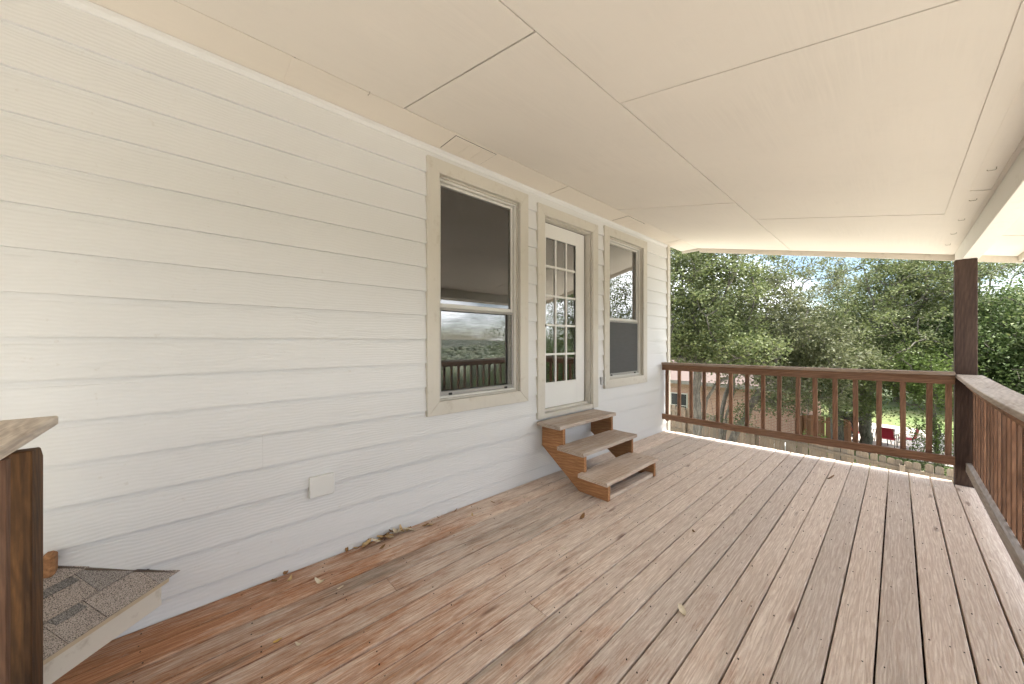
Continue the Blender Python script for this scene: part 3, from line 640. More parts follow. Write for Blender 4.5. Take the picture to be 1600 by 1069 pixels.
far = empty('deck_railing', (5.74, -1.5, 0), 'brown railing of spaced square balusters across the far deck end', 'railing')
def zr(y, left, right): return left + (right-left)*(-y/3.0)
ys = [0.073, 0.266, 0.45, 0.635, 0.819, 0.993, 1.191, 1.377, 1.553, 1.746, 1.921, 2.104, 2.281, 2.468, 2.652, 2.833, 2.962]
rb = random.Random(9)
for i, y in enumerate(ys):
    x = 5.739; tilt = rb.uniform(-0.008, 0.008); bot = 0.17 if i == 0 else 0.215 + rb.uniform(-0.012, 0.012)
    m = MB(); m.bar((x+0.019, -y, bot), (x+0.019, -y+tilt, 1.085), 0.044, 0.037, up=(1, 0, 0), bev=0.002); m.build('baluster', M_BAL, far)
def warped_bar(x0, x1, ya, yb, z_lo, z_hi, h, sag, mat, name, parent, bev=0.003, n=10):
    b = bmesh.new(); rings = []
    for s_ in range(n+1):
        f = s_/n; y = ya + (yb-ya)*f; z = z_lo + (z_hi-z_lo)*f - sag*4*f*(1-f)
        c = bev; pr = [(x0, z+c), (x0, z+h-c), (x0+c, z+h), (x1-c, z+h), (x1, z+h-c), (x1, z+c), (x1-c, z), (x0+c, z)]
        rings.append([b.verts.new((px, y, pz)) for (px, pz) in pr])
    for s_ in range(n):
        for q in range(8): b.faces.new((rings[s_][q], rings[s_+1][q], rings[s_+1][(q+1) % 8], rings[s_][(q+1) % 8]))
    b.faces.new(rings[0]); b.faces.new(rings[-1][::-1]); bmesh.ops.recalc_face_normals(b, faces=b.faces)
    m = MB(); m.join(b); return m.build(name, mat, parent)
warped_bar(5.700, 5.738, -0.016, -3.004, 0.196, 0.204, 0.087, 0.012, M_RAIL_Y, 'bottom_rail', far)
warped_bar(5.700, 5.738, -0.016, -3.004, 0.994, 1.022, 0.089, 0.004, M_RAIL_Y, 'top_rail', far)
warped_bar(5.660, 5.800, 0.0, -3.003, 1.0845, 1.1125, 0.034, 0.004, M_CAP_B, 'cap', far, 0.005)

side = empty('deck_railing', (2.6, -3.1, 0), 'brown railing with a bowed grey cap along the outer deck edge', 'railing')
x = 5.70; k = 0
while x > -0.35:
    m = MB(); tl = rb.uniform(-0.006, 0.006); m.bar((x, -3.132, 0.13 + rb.uniform(-0.01, 0.01)), (x+tl, -3.132, 1.080), 0.038, 0.038, up=(0, 1, 0), bev=0.002); m.build('baluster', M_BAL, side); x -= 0.158
def side_bar(y0, y1, xa, xb, z, h, sag, mat, name, bev=0.003, n=16, bow=0.0):
    b = bmesh.new(); rings = []
    for s_ in range(n+1):
        f = s_/n; xx = xa + (xb-xa)*f; c = bev
        g = math.sin(math.pi*min(1, max(0, (5.75-xx)/3.4))) if xx > 2.35 else 0.0
        zz = z - sag*g; o_ = bow*g
        pr = [(y0+o_, zz+c), (y0+o_, zz+h-c), (y0+o_+c, zz+h), (y1+o_-c, zz+h), (y1+o_, zz+h-c), (y1+o_, zz+c), (y1+o_-c, zz), (y0+o_+c, zz)]
        rings.append([b.verts.new((xx, py, pz)) for (py, pz) in pr])
    for s_ in range(n):
        for q in range(8): b.faces.new((rings[s_][q], rings[s_+1][q], rings[s_+1][(q+1) % 8], rings[s_][(q+1) % 8]))
    b.faces.new(rings[0]); b.faces.new(rings[-1][::-1]); bmesh.ops.recalc_face_normals(b, faces=b.faces)
    m = MB(); m.join(b); return m.build(name, mat, side)
side_bar(-3.112, -3.074, 5.756, -0.38, 0.150, 0.089, 0.006, M_CAP_X, 'bottom_rail')
side_bar(-3.112, -3.074, 5.756, -0.38, 1.000, 0.085, 0.024, M_RAIL_X, 'top_rail')
side_bar(-3.185, -3.010, 5.770, -0.38, 1.0855, 0.037, 0.026, M_CAP_X, 'cap', 0.005, 20)

near = empty('deck_railing', (-0.45, -1.7, 0), 'railing with a wide grey cap ending above the shingled bay roof', 'railing')
m = MB(); m.prism([(-0.622, -0.2), (-0.491, -0.2), (-0.491, 1.035), (-0.522, 1.072), (-0.622, 1.080)], 'x', -0.53, -0.39, 0.004); o = m.build('end_post', M_POST2, near); o['label'] = 'brown stained post with dark streaks and a sloped top'
m = MB(); m.box(-0.545, -0.36, -3.00, -0.462, 1.137, 1.172, 0.005); m.build('cap', M_CAP_Y, near)
m = MB(); m.box(-0.475, -0.437, -3.00, -0.520, 1.082, 1.1365, 0.003); m.build('top_rail', M_RAIL_Y, near)
m = MB(); m.box(-0.475, -0.437, -3.00, -0.624, 0.15, 0.24, 0.003); m.build('bottom_rail', M_RAIL_Y, near)
y = -0.80
while y > -2.95:
    m = MB(); m.box(-0.436, -0.398, y-0.019, y+0.019, 0.12, 1.10, 0.002); m.build('baluster', M_BAL, near); y -= 0.185

# ================================================================== STEPS
steps = empty('wooden_steps', (3.25, -0.42, 0), 'three worn wooden steps on sawtooth stringers below the glazed door', 'steps')
prof = [(-0.036, 0.572), (-0.325, 0.572), (-0.325, 0.367), (-0.585, 0.367), (-0.585, 0.162), (-0.845, 0.162), (-0.845, 0.003), (-0.52, 0.003), (-0.036, 0.345)]
for x0 in (2.800, 3.690):
    m = MB(); m.prism(prof, 'x', x0, x0+0.038, 0.002); m.build('stringer', M_STRING, steps)
for zt, ya, yb, xa, xb in ((0.610, -0.038, -0.352, 2.715, 3.755), (0.405, -0.305, -0.622, 2.722, 3.765), (0.200, -0.555, -0.872, 2.730, 3.735)):
    b = bmesh.new(); n = 12; rings = []; rr = random.Random(int(zt*1000))
    for s_ in range(n+1):
        xx = xa + (xb-xa)*s_/n; e = rr.uniform(-0.004, 0.004); w_ = rr.uniform(-0.002, 0.001); skew = 0.012*(s_/n-0.5)
        pr = [(ya+skew, zt-0.037), (ya+skew, zt), ((ya+yb)/2, zt-0.003+w_), (yb+0.006+e+skew, zt+w_), (yb+e+skew, zt-0.007), (yb+e+skew, zt-0.033), (yb+0.004+e+skew, zt-0.0375)]
        rings.append([b.verts.new((xx, y, z)) for (y, z) in pr])
    k = len(pr)
    for s_ in range(n):
        for q in range(k): b.faces.new((rings[s_][q], rings[s_+1][q], rings[s_+1][(q+1) % k], rings[s_][(q+1) % k]))
    b.faces.new(rings[0]); b.faces.new(rings[-1][::-1]); bmesh.ops.recalc_face_normals(b, faces=b.faces)
    m = MB(); m.join(b); m.build('tread', M_TREAD, steps)
m = MB(); m.box(2.839, 3.689, -0.835, -0.745, 0.004, 0.042, 0.003); m.build('base_board', M_TREAD, steps)

# ================================================================== THINGS IN THE ROOM BEHIND THE GLASS
b = bmesh.new(); n = 26; vv = []
for s_ in range(n+1):
    f = s_/n; xx = 2.350 + 0.13*f; yy = 0.175 + 0.018*math.sin(f*math.pi*7)
    vv.append([b.verts.new((xx, yy, 0.7)), b.verts.new((xx, yy, 2.84))])
for s_ in range(n): b.faces.new((vv[s_][0], vv[s_+1][0], vv[s_+1][1], vv[s_][1])).smooth = True
bmesh.ops.solidify(b, geom=b.faces[:], thickness=0.002)
m = MB(); m.join(b); tag(m.build('curtain', fabric_print('printed_curtain')), 'cream curtain with dark leaf print behind the window glass', 'curtain')
fan = empty('ceiling_fan', (3.4, 2.9, 3.088), 'ceiling fan with a lit lamp seen dimly through the window', 'ceiling fan')
m = MB(); m.tube([(3.4, 2.9, 3.088), (3.4, 2.9, 3.0)], 0.02); m.tube([(3.4, 2.9, 3.01), (3.4, 2.9, 2.99), (3.4, 2.9, 2.92), (3.4, 2.9, 2.90)], [0.06, 0.11, 0.11, 0.06], 16); m.build('motor', M_BLACK, fan)
t_ = NT('warm_lamp'); t_.base((0.9, 0.7, 0.4)); t_.b.inputs['Emission Color'].default_value = (1, 0.62, 0.28, 1); t_.b.inputs['Emission Strength'].default_value = 0.45
m = MB(); m.tube([(3.4, 2.9, 2.90), (3.4, 2.9, 2.87), (3.4, 2.9, 2.82), (3.4, 2.9, 2.79)], [0.05, 0.10, 0.09, 0.03], 14); m.build('lamp_globe', t_.m, fan)
for k in range(5):
    a_ = 0.4 + k*2*math.pi/5; d_ = Vector((math.cos(a_), math.sin(a_), 0)); m = MB(); m.bar(Vector((3.4, 2.9, 2.95)) + d_*0.12, Vector((3.4, 2.9, 2.95)) + d_*0.62, 0.12, 0.008); m.build('blade', simple('fan_blade', (0.5, 0.42, 0.33), 0.5), fan)

# ================================================================== DRY LEAVES ON THE DECK
def leaf_mesh(seed):
    r = random.Random(seed); L_ = 0.055; v = []; f = []; n = 5
    for s_ in range(n+1):
        t = s_/n; w = 0.013*math.sin(math.pi*min(1, t*0.92+0.06))**0.8; x = L_*(t-0.5); z = 0.010*math.sin(t*3+seed) + 0.012*(t-0.5)**2*4
        v += [(x, -w, z + 0.004), (x, 0, z), (x, w, z + 0.004 + 0.003*r.random())]
    for s_ in range(n):
        for q in range(2): f.append((s_*3+q, s_*3+3+q, s_*3+4+q, s_*3+1+q))
    m = bpy.data.meshes.new('dry_leaf'); m.from_pydata(v, [], f)
    mn = min(c[2] for c in v)
    for vert in m.vertices: vert.co.z -= mn
    for p in m.polygons: p.use_smooth = True
    return m
LM = [simple('dry_leaf_tan', (0.55, 0.39, 0.20), 0.7, var=0.3, scale=60), simple('dry_leaf_brown', (0.24, 0.13, 0.055), 0.7, var=0.3, scale=60), simple('dry_leaf_yellow', (0.55, 0.36, 0.10), 0.7, var=0.2, scale=60), simple('dry_leaf_pale', (0.66, 0.57, 0.42), 0.7, var=0.2, scale=60)]
LMESH = []
for s_ in range(8):
    q = leaf_mesh(s_); q.materials.append(LM[s_ % 4]); LMESH.append(q)
def px_deck(u, v, z=0.0):
    cx_, sx_ = math.cos(PHI), math.sin(PHI); a_ = (u-800)/F_PX; dx, dy, dz = cx_ + sx_*a_, sx_ - cx_*a_, -(v-535)/F_PX
    t = (z-H)/dz; return dx*t, -D + dy*t
rl = random.Random(21)
def litter(x, y, kind, sc, label, group, z=0.004):
    o = bpy.data.objects.new('dry_leaf', LMESH[kind + 4*rl.randint(0, 1)]); COL.objects.link(o)
    o.location = (x, y, z); o.rotation_euler = (rl.uniform(-0.25, 0.25), rl.uniform(-0.25, 0.25), rl.uniform(0, 6.3)); o.scale = (sc, sc*rl.uniform(0.8, 1.2), sc)
    tag(o, label, 'leaf', group)
px0, py0 = px_deck(602, 838)
for k in range(22):
    litter(px0 + rl.gauss(0, 0.075), min(-0.035, -0.060 + rl.gauss(0, 0.022)), rl.choice((0, 0, 1, 3)), rl.uniform(1.0, 1.5), 'dry leaf in the heap against the foot of the white wall', 'heap of leaves at the wall foot', rl.uniform(0.004, 0.02))
for (u, v, kd, sc) in [(452, 909, 0, 0.8), (499, 912, 3, 0.9), (532, 921, 3, 0.6), (467, 1010, 3, 0.5), (428, 911, 1, 0.7), (445, 897, 1, 0.8), (542, 862, 1, 0.8), (556, 858, 0, 0.6), (576, 850, 1, 0.7), (590, 848, 0, 0.7), (640, 827, 1, 0.7), (670, 822, 0, 0.9), (665, 823, 1, 0.8), (684, 811, 1, 0.6), (712, 800, 1, 0.5), (738, 807, 0, 0.5), (786, 785, 3, 0.6), (820, 779, 3, 0.7), (597, 858, 1, 0.7), (770, 787, 1, 0.6), (910, 811, 1, 1.0), (881, 860, 3, 0.6), (1083, 833, 1, 0.7)]:
    x, y = px_deck(u, v); y = min(y, -0.03); 
    litter(x, y, kd, sc*1.25, 'small dry leaf scattered on the boards near the house wall', 'loose leaves near the wall')
for k in range(12):
    u = rl.uniform(985, 1018); v = 756 - (u-985)*0.33 + rl.uniform(-3, 2); x, y = px_deck(u, v)
    litter(x, y, rl.choice((0, 1, 1)), rl.uniform(0.5, 0.8), 'crumpled brown leaf caught at the foot of the wooden steps', 'leaves caught under the steps')
x, y = px_deck(434, 1004); litter(x, y, 2, 0.75, 'single bright yellow leaf lying on the reddish deck boards', None)
x, y = px_deck(1066, 958); litter(x, y, 3, 1.3, 'long pale leaf lying alone on the open deck', None)
x, y = px_deck(1299, 749); litter(x, y, 1, 1.5, 'reddish brown leaf lying near the far railing', None)

# ================================================================== TREES
def WP(u, v, zc):
    """a point zc metres in front of the camera plane"""
    cx_, sx_ = math.cos(PHI), math.sin(PHI); xc = (u-800)/F_PX*zc
    return np.array((cx_*zc + sx_*xc, -D + sx_*zc - cx_*xc, H - (v-535)/F_PX*zc))
def make_tree(name, label, base, trunk_pts, r_trunk, blobs, leaf_m, bark_m, leaf_len, per, seed, group, sigma=0.22, wid=0.5, droop=0.0):
    g = np.random.default_rng(seed)
    nodes = [np.array(base, float)]; par = [-1]
    for path in trunk_pts:
        # each path starts at an existing node index and runs through points
        cur = path[0]
        for p in path[1:]:
            p = np.array(p, float); st = nodes[cur]; n = max(2, int(np.linalg.norm(p-st)/0.35))
            for i in range(1, n+1):
                q = st + (p-st)*i/n + (g.normal(0, 0.035, 3) if i < n else 0); nodes.append(q); par.append(cur if i == 1 else len(nodes)-2)
            cur = len(nodes)-1
    targets = []
    for (c, rad, n) in blobs:
        d = g.normal(size=(n, 3)); d /= np.linalg.norm(d, axis=1)[:, None]; r = g.random(n)**0.45
        rad = np.array(rad if hasattr(rad, '__len__') else (rad, rad, rad*0.85)); targets.append(np.array(c) + d*r[:, None]*rad*(1 + 0.12*g.normal(size=(n, 1))))
    T = np.concatenate(targets); root = nodes[min(len(nodes)-1, 4)]
    T = T[np.argsort(np.linalg.norm(T-root, axis=1) + g.normal(0, 0.3, len(T)))]
    N = np.zeros((len(nodes) + len(T)*7, 3)); N[:len(nodes)] = nodes; cnt = len(nodes); P = par + [0]*(len(T)*7); tips = []
    for t in T:
        dd = N[:cnt] - t; dist = np.sqrt((dd*dd).sum(1)) + 0.35*np.maximum(0, N[:cnt, 2]-t[2]); j = int(np.argmin(dist)); L_ = np.linalg.norm(N[j]-t)
        n = int(min(6, max(2, L_/0.22))); st = N[j].copy(); bend = g.normal(0, 0.10*L_, 3); prev = j
        for i in range(1, n+1):
            f = i/n; N[cnt] = st + (t-st)*f + bend*math.sin(math.pi*f) ; P[cnt] = prev; prev = cnt; cnt += 1
        tips.append(prev)
    N = N[:cnt]; P = np.array(P[:cnt]); load = np.zeros(cnt)
    for tpi in tips: load[tpi] += 1
    for i in range(cnt-1, 0, -1): load[P[i]] += load[i]
    rad = 0.0045*np.maximum(load, 0.6)**0.5; rad *= r_trunk/max(rad[0], 1e-6) if rad[0] > r_trunk else 1.0
    rad[0] = max(rad[0], r_trunk); 
    sc = r_trunk/(0.0045*max(load[0], 1)**0.5); big = np.clip(load/load[0], 0, 1)
    rad = 0.0058*np.maximum(load, 0.6)**0.5*(1 + (sc/1.29-1)*big**0.35); rad = np.maximum(rad, 0.0035)
    ks = 6; ang = np.arange(ks)*2*np.pi/ks; idx = np.arange(1, cnt); A = N[P[idx]]; B = N[idx]; dirv = B-A; ln = np.linalg.norm(dirv, axis=1)[:, None]; dirv /= np.maximum(ln, 1e-6)
    ref = np.where(np.abs(dirv[:, 2:3]) > 0.85, np.array([[1.0, 0, 0]]), np.array([[0, 0, 1.0]])); u = np.cross(dirv, ref); u /= np.linalg.norm(u, axis=1)[:, None]; w = np.cross(dirv, u)
    ring = u[:, None, :]*np.cos(ang)[None, :, None] + w[:, None, :]*np.sin(ang)[None, :, None]
    ra = np.minimum(rad[P[idx]], rad[idx]*1.35); va = A[:, None, :] - dirv[:, None, :]*0.3*ra[:, None, None] + ring*ra[:, None, None]; vb = B[:, None, :] + ring*rad[idx][:, None, None]
    V = np.concatenate([va, vb], 1).reshape(-1, 3); o0 = (np.arange(len(idx))*2*ks)[:, None]; k0 = np.arange(ks)[None, :]; k1 = (k0+1) % ks
    Fq = np.stack([o0+k0, o0+k1, o0+ks+k1, o0+ks+k0], -1).reshape(-1, 4)
    root_o = empty(name, tuple(base), label, 'tree', group)
    V -= np.array(base); o = link('trunk', mesh_np('trunk', V, Fq, True), bark_m, root_o)
    # leaves, gathered round the twig ends
    tp = N[np.array(tips)]; nl = len(tips)*per; c = np.repeat(tp, per, 0) + g.normal(0, sigma, (nl, 3))*np.array((1, 1, 0.75)); c[:, 2] -= droop*g.random(nl)
    a = g.normal(size=(nl, 3)); a[:, 2] *= 0.7; a /= np.linalg.norm(a, axis=1)[:, None]; up = g.normal(size=(nl, 3)) + np.array((0, 0, 1.1)); bq = np.cross(a, up); bq /= np.maximum(np.linalg.norm(bq, axis=1)[:, None], 1e-6); nn = np.cross(bq, a)
    s_ = leaf_len*g.uniform(0.6, 1.3, (nl, 1)); hw = s_*wid*0.5
    LV = np.stack([c - a*s_*0.5, c + bq*hw + nn*hw*0.35, c + a*s_*0.5, c - bq*hw + nn*hw*0.35], 1).reshape(-1, 3) - np.array(base)
    LF = np.arange(nl*4).reshape(-1, 4)
    link('crown', mesh_np('crown', LV, LF), leaf_m, root_o)
    return root_o
OAK = leaf_mat('live_oak_leaf', [(0.045, 0.060, 0.020), (0.10, 0.13, 0.04), (0.155, 0.180, 0.066), (0.20, 0.22, 0.10), (0.09, 0.125, 0.052), (0.24, 0.26, 0.15)])
OAK2 = leaf_mat('grey_oak_leaf', [(0.045, 0.055, 0.024), (0.095, 0.110, 0.046), (0.14, 0.15, 0.07), (0.21, 0.22, 0.13), (0.08, 0.095, 0.045)])
BROAD = leaf_mat('broad_leaf', [(0.036, 0.060, 0.018), (0.065, 0.105, 0.030), (0.115, 0.165, 0.052), (0.20, 0.25, 0.11), (0.05, 0.085, 0.030)])
LIME = leaf_mat('lime_leaf', [(0.095, 0.150, 0.035), (0.145, 0.200, 0.055), (0.075, 0.120, 0.03)])
BARK = bark_mat('oak_bark', (0.030, 0.025, 0.020), (0.17, 0.150, 0.125)); BARK2 = bark_mat('dark_bark', (0.05, 0.04, 0.032), (0.13, 0.11, 0.09))
GRP = 'trees beyond the deck'
def tr(u, v, zc): return tuple(WP(u, v, zc))
def gp(u, zc):
    p = WP(u, 600, zc); return (p[0], p[1], GZ)
# live oak beside the house corner
make_tree('live_oak_tree', 'live oak with one straight grey trunk and a bent side limb by the house corner', gp(1089, 10), [
    [0, tr(1089, 660, 10), tr(1090, 590, 10), tr(1085, 520, 10.2), tr(1075, 440, 10.6)], [6, tr(1104, 625, 9.9), tr(1118, 602, 9.7), tr(1142, 590, 9.8), tr(1165, 545, 10)]],
    0.115, [(WP(1075, 470, 10.8), (2.2, 1.9, 1.7), 330), (WP(1060, 400, 11.5), (2.2, 2.0, 1.5), 240), (WP(1120, 540, 10.2), (1.6, 1.5, 0.75), 230), (WP(1150, 430, 11.5), (1.5, 1.5, 1.3), 85)],
    OAK, BARK, 0.085, 78, 1, GRP, 0.15)
make_tree('live_oak_tree', 'live oak dividing low into several leaning grey stems behind the railing', gp(1128, 11.5), [
    [0, tr(1127, 690, 11.5), tr(1126, 660, 11.5), tr(1133, 620, 11.5), tr(1150, 560, 11.6), tr(1190, 500, 11.8)], [5, tr(1112, 632, 11.4), tr(1105, 600, 11.3)],
    [4, tr(1146, 615, 11.2), tr(1152, 575, 11.0)], [2, tr(1150, 675, 11.2), tr(1185, 618, 10.9), tr(1215, 560, 10.8), tr(1250, 530, 10.9)]],
    0.12, [(WP(1185, 505, 12), (2.3, 2.2, 1.4), 330), (WP(1245, 555, 11.3), (1.8, 1.7, 0.9), 260), (WP(1190, 595, 10.9), (1.0, 1.2, 0.6), 30), (WP(1225, 435, 12.5), (1.9, 1.9, 1.0), 80), (WP(1215, 625, 10.6), (0.9, 1.0, 0.75), 24), (WP(1270, 615, 11.0), (0.9, 0.9, 0.6), 40), (WP(1150, 645, 10.9), (0.5, 0.6, 0.5), 6)],
    OAK2, BARK, 0.083, 76, 2, GRP, 0.15)
make_tree('live_oak_tree', 'broad live oak with a thick rough trunk standing right behind the picket fence', gp(1309, 12.2), [
    [0, tr(1309, 690, 12.2), tr(1305, 640, 12.2), tr(1300, 590, 12.3), tr(1330, 540, 12.4), tr(1400, 470, 12.8)], [9, tr(1262, 550, 12.0), tr(1245, 535, 12.0)], [12, tr(1350, 520, 12.2), tr(1365, 470, 12.4), tr(1350, 420, 12.6)],
    [7, tr(1335, 660, 11.9), tr(1375, 645, 11.8), tr(1420, 655, 11.6)]],
    0.17, [(WP(1330, 520, 12.6), (2.2, 2.2, 1.3), 320), (WP(1400, 455, 13), (2.2, 2.2, 1.5), 240), (WP(1450, 430, 12.6), (1.6, 1.5, 1.3), 150), (WP(1300, 575, 11.8), (1.5, 1.4, 0.7), 190), (WP(1390, 585, 12), (1.4, 1.4, 0.5), 90), (WP(1320, 425, 13), (1.7, 1.7, 0.9), 32), (WP(1335, 630, 11.6), (0.9, 0.9, 0.6), 50), (WP(1425, 610, 11.6), (0.8, 0.8, 0.4), 30)],
    OAK, BARK, 0.085, 76, 3, GRP, 0.15)
make_tree('live_oak_tree', 'grey-trunked live oak standing by the red patio chairs', gp(1352, 16.0), [
    [0, tr(1352, 660, 16), tr(1350, 600, 16), tr(1340, 540, 16.3), tr(1300, 470, 16.8)], [6, tr(1390, 560, 15.8), tr(1420, 510, 15.8)]],
    0.21, [(WP(1340, 540, 16.5), (2.8, 2.8, 1.8), 420), (WP(1420, 520, 16.5), (2.4, 2.4, 1.6), 320), (WP(1270, 560, 17), (2.4, 2.4, 1.3), 300)],
    OAK2, BARK, 0.105, 42, 4, GRP, 0.22)
make_tree('broadleaf_tree', 'dense dark green broad-leaved tree behind the corner post', gp(1580, 11.5), [
    [0, tr(1580, 640, 11.5), tr(1575, 560, 11.5), tr(1550, 500, 11.6)], [5, tr(1500, 560, 11.6)]],
    0.16, [(WP(1560, 545, 11.5), (2.2, 2.1, 1.6), 460), (WP(1620, 520, 11), (2.2, 2.0, 1.7), 330), (WP(1480, 560, 12), (1.8, 1.7, 1.1), 330), (WP(1600, 620, 10.5), (1.6, 1.5, 1.2), 240)],
    BROAD, BARK2, 0.095, 52, 5, GRP, 0.24, 0.6)
make_tree('broadleaf_tree', 'slender bright green tree with thin drooping shoots above the lawn', gp(1466, 10.5), [
    [0, tr(1464, 690, 10.5), tr(1462, 620, 10.5), tr(1455, 575, 10.6)]],
    0.05, [(WP(1455, 610, 10.6), (0.7, 0.8, 0.7), 80), (WP(1462, 680, 10.4), (0.5, 0.5, 0.7), 45), (WP(1440, 570, 10.8), (1.0, 1.0, 0.5), 90)],
    LIME, BARK2, 0.07, 40, 6, GRP, 0.2, 0.5, 0.15)
make_tree('live_oak_tree', 'airy oak with open boughs against the sky behind the corner post', gp(1540, 17), [
    [0, tr(1540, 600, 17), tr(1540, 500, 17), tr(1550, 430, 17)], [8, tr(1580, 440, 17)]],
    0.16, [(WP(1548, 420, 17), (2.0, 2.0, 0.5), 80), (WP(1560, 485, 17), (2.8, 2.5, 0.9), 240), (WP(1500, 500, 17.5), (2.4, 2.2, 1.3), 260)],
    OAK, BARK, 0.105, 42, 7, GRP, 0.22)
for i, (u, v, zc, rx, rz, lm, lab) in enumerate([(1100, 520, 24, 4.5, 3.2, OAK, 'round green tree rising behind the brick house beside the white wall'), (1210, 540, 27, 4.5, 2.8, OAK2, 'grey-green tree behind the brick house roof'), (1400, 545, 30, 5.0, 3.4, LIME, 'yellow-green tree at the back of the lawn'), (1480, 540, 26, 4.5, 3.6, BROAD, 'tall dark green tree at the lawn edge behind the corner post'), (1300, 540, 34, 6.0, 3.6, BROAD, 'wide dark green tree far beyond the brick house'), (1590, 560, 24, 5.0, 3.4, BROAD, 'broad dark tree far behind the outer railing')]):
    c = WP(u, v, zc); make_tree('background_tree', lab, (c[0], c[1], GZ), [[0, tuple(c - np.array((0, 0, 1.2))), tuple(c)]], 0.2, [(c, (rx, rx, rz), 420), (c + np.array((0.5, 1.5, -1.8)), (rx*0.8, rx*0.8, rz*0.5), 160)], lm, BARK2, 0.15, 40, 20+i, GRP, 0.42, 0.55)
# trees down the slope on the open side: seen only in the window glass
for i, (x, y, h_, rx, lm, lab) in enumerate([(14.2, -7.2, 3.5, 2.7, OAK, 'oak on the slope outside the outer railing, mirrored in the far window'), (14.5, -10.5, 1.2, 3.0, BROAD, 'bushy tree down the slope, mirrored in the door panes'), (17.0, -15.5, -1.6, 2.8, BROAD, 'low bushy tree down the slope, mirrored beneath the skyline in the door'), (24.0, -19.0, -0.6, 3.4, OAK2, 'grey oak further down the slope outside the outer railing')]):
    gz_ = ground_h(x, y); c = np.array((x, y, h_)); make_tree('slope_tree', lab, (x, y, gz_), [[0, (x+0.1, y, h_-1.6), (x, y, h_)]], 0.15, [(c, (rx, rx, 1.7), 420), (c + np.array((0, 0.4, -1.6)), (rx*0.8, rx*0.8, 1.1), 160)], lm, BARK2, 0.085, 46, 40+i, 'trees down the open slope', 0.26, 0.55)

c = np.array((-5.0, -9.0, 2.6)); make_tree('slope_tree', 'wide unseen oak added outside the railing to shade the near porch end', (-5.0, -9.0, GZ), [[0, (-5.0, -9.0, 0.6), (-5.0, -9.0, 2.6)]], 0.22, [(c, (4.2, 3.2, 2.6), 620), (c + np.array((0.4, 0.3, -2.0)), (3.2, 2.6, 1.2), 200)], OAK, BARK, 0.11, 44, 50, 'trees down the open slope', 0.3, 0.55)  # oak added out of view to darken the near end of the wall
# woods filling the valley on the open side: too many and too far to count
def valley_woods():
    g = np.random.default_rng(77); t = (1+5**0.5)/2
    V = np.array([(-1, t, 0), (1, t, 0), (-1, -t, 0), (1, -t, 0), (0, -1, t), (0, 1, t), (0, -1, -t), (0, 1, -t), (t, 0, -1), (t, 0, 1), (-t, 0, -1), (-t, 0, 1)], float)/1.9
    F = np.array([(0, 11, 5), (0, 5, 1), (0, 1, 7), (0, 7, 10), (0, 10, 11), (1, 5, 9), (5, 11, 4), (11, 10, 2), (10, 7, 6), (7, 1, 8), (3, 9, 4), (3, 4, 2), (3, 2, 6), (3, 6, 8), (3, 8, 9), (4, 9, 5), (2, 4, 11), (6, 2, 10), (8, 6, 7), (9, 8, 1)])
    vs_, fs_ = [], []; n = 0
    while n < 5200:
        r = 55*math.exp(g.random()*3.0); a = -math.pi*(0.02 + 0.62*g.random()); x, y = r*math.cos(a), r*math.sin(a)
        if y > -30: continue
        if math.sin(x*0.02+1)*math.sin(y*0.017) > 0.55: continue
        sz = g.uniform(2.2, 5.0)*(1 + r/900); z = ground_h(x, y)
        vs_.append(V*(1 + g.normal(0, 0.16, (12, 1)))*np.array((sz, sz, sz*0.8)) + np.array((x, y, z + sz*0.45))); fs_.append(F + 12*n); n += 1
    o = link('valley_woods', mesh_np('valley_woods', np.concatenate(vs_), np.concatenate(fs_)), leaf_mat('far_woods', [(0.035, 0.050, 0.026), (0.065, 0.085, 0.040), (0.10, 0.115, 0.06), (0.05, 0.065, 0.036)], 0.0)); tag(o, 'dark green woods filling the valley below the outer railing', 'woods', kind='stuff')
valley_woods()

# ================================================================== NEIGHBOURS' YARD
nh = empty('brick_house', (23.5, 6.0, GZ), 'pale red brick house with grey shingled eaves beyond the picket fence', 'house')
NX0, NX1, NY0, NY1, NZ = 20.0, 28.0, 0.5, 13.0, -0.78
m = MB(); m.box(NX0, NX1, NY0, NY1, GZ-0.1, NZ); m.build('wall', brick_mat(), nh)
m = MB(); m.prism([(NX0-0.5, NZ), (NX1+0.5, NZ), (NX1+0.5, NZ+0.16), ((NX0+NX1)/2, NZ+2.2), (NX0-0.5, NZ+0.16)], 'y', NY0-0.4, NY1+0.4); m.build('roof', simple('grey_pink_shingle', (0.125, 0.095, 0.085), 0.9, var=0.25, scale=14), nh)
m = MB(); m.box(NX0-0.53, NX0-0.502, NY0-0.4, NY1+0.4, NZ-0.02, NZ+0.17); m.build('fascia_board', paint('neighbour_fascia', (0.22, 0.20, 0.175)), nh)
for (y0_, y1_) in ((5.15, 5.95), (8.0, 9.2)):
    f_ = MB(); f_.box(NX0-0.04, NX0-0.002, y0_-0.06, y1_+0.06, GZ+0.85, GZ+2.25); f_ = f_.build('window', paint('neighbour_window', (0.5, 0.48, 0.45)), nh)
    mm = MB(); mm.box(NX0-0.05, NX0-0.041, y0_, y1_, GZ+0.92, GZ+1.55); mm.build('pane', simple('dark_window_glass', (0.03, 0.032, 0.035), 0.25, 0.3), f_)
    mm = MB(); mm.box(NX0-0.05, NX0-0.041, y0_, y1_, GZ+1.59, GZ+2.19); mm.build('pane', simple('dark_window_glass', (0.03, 0.032, 0.035), 0.25, 0.3), f_)

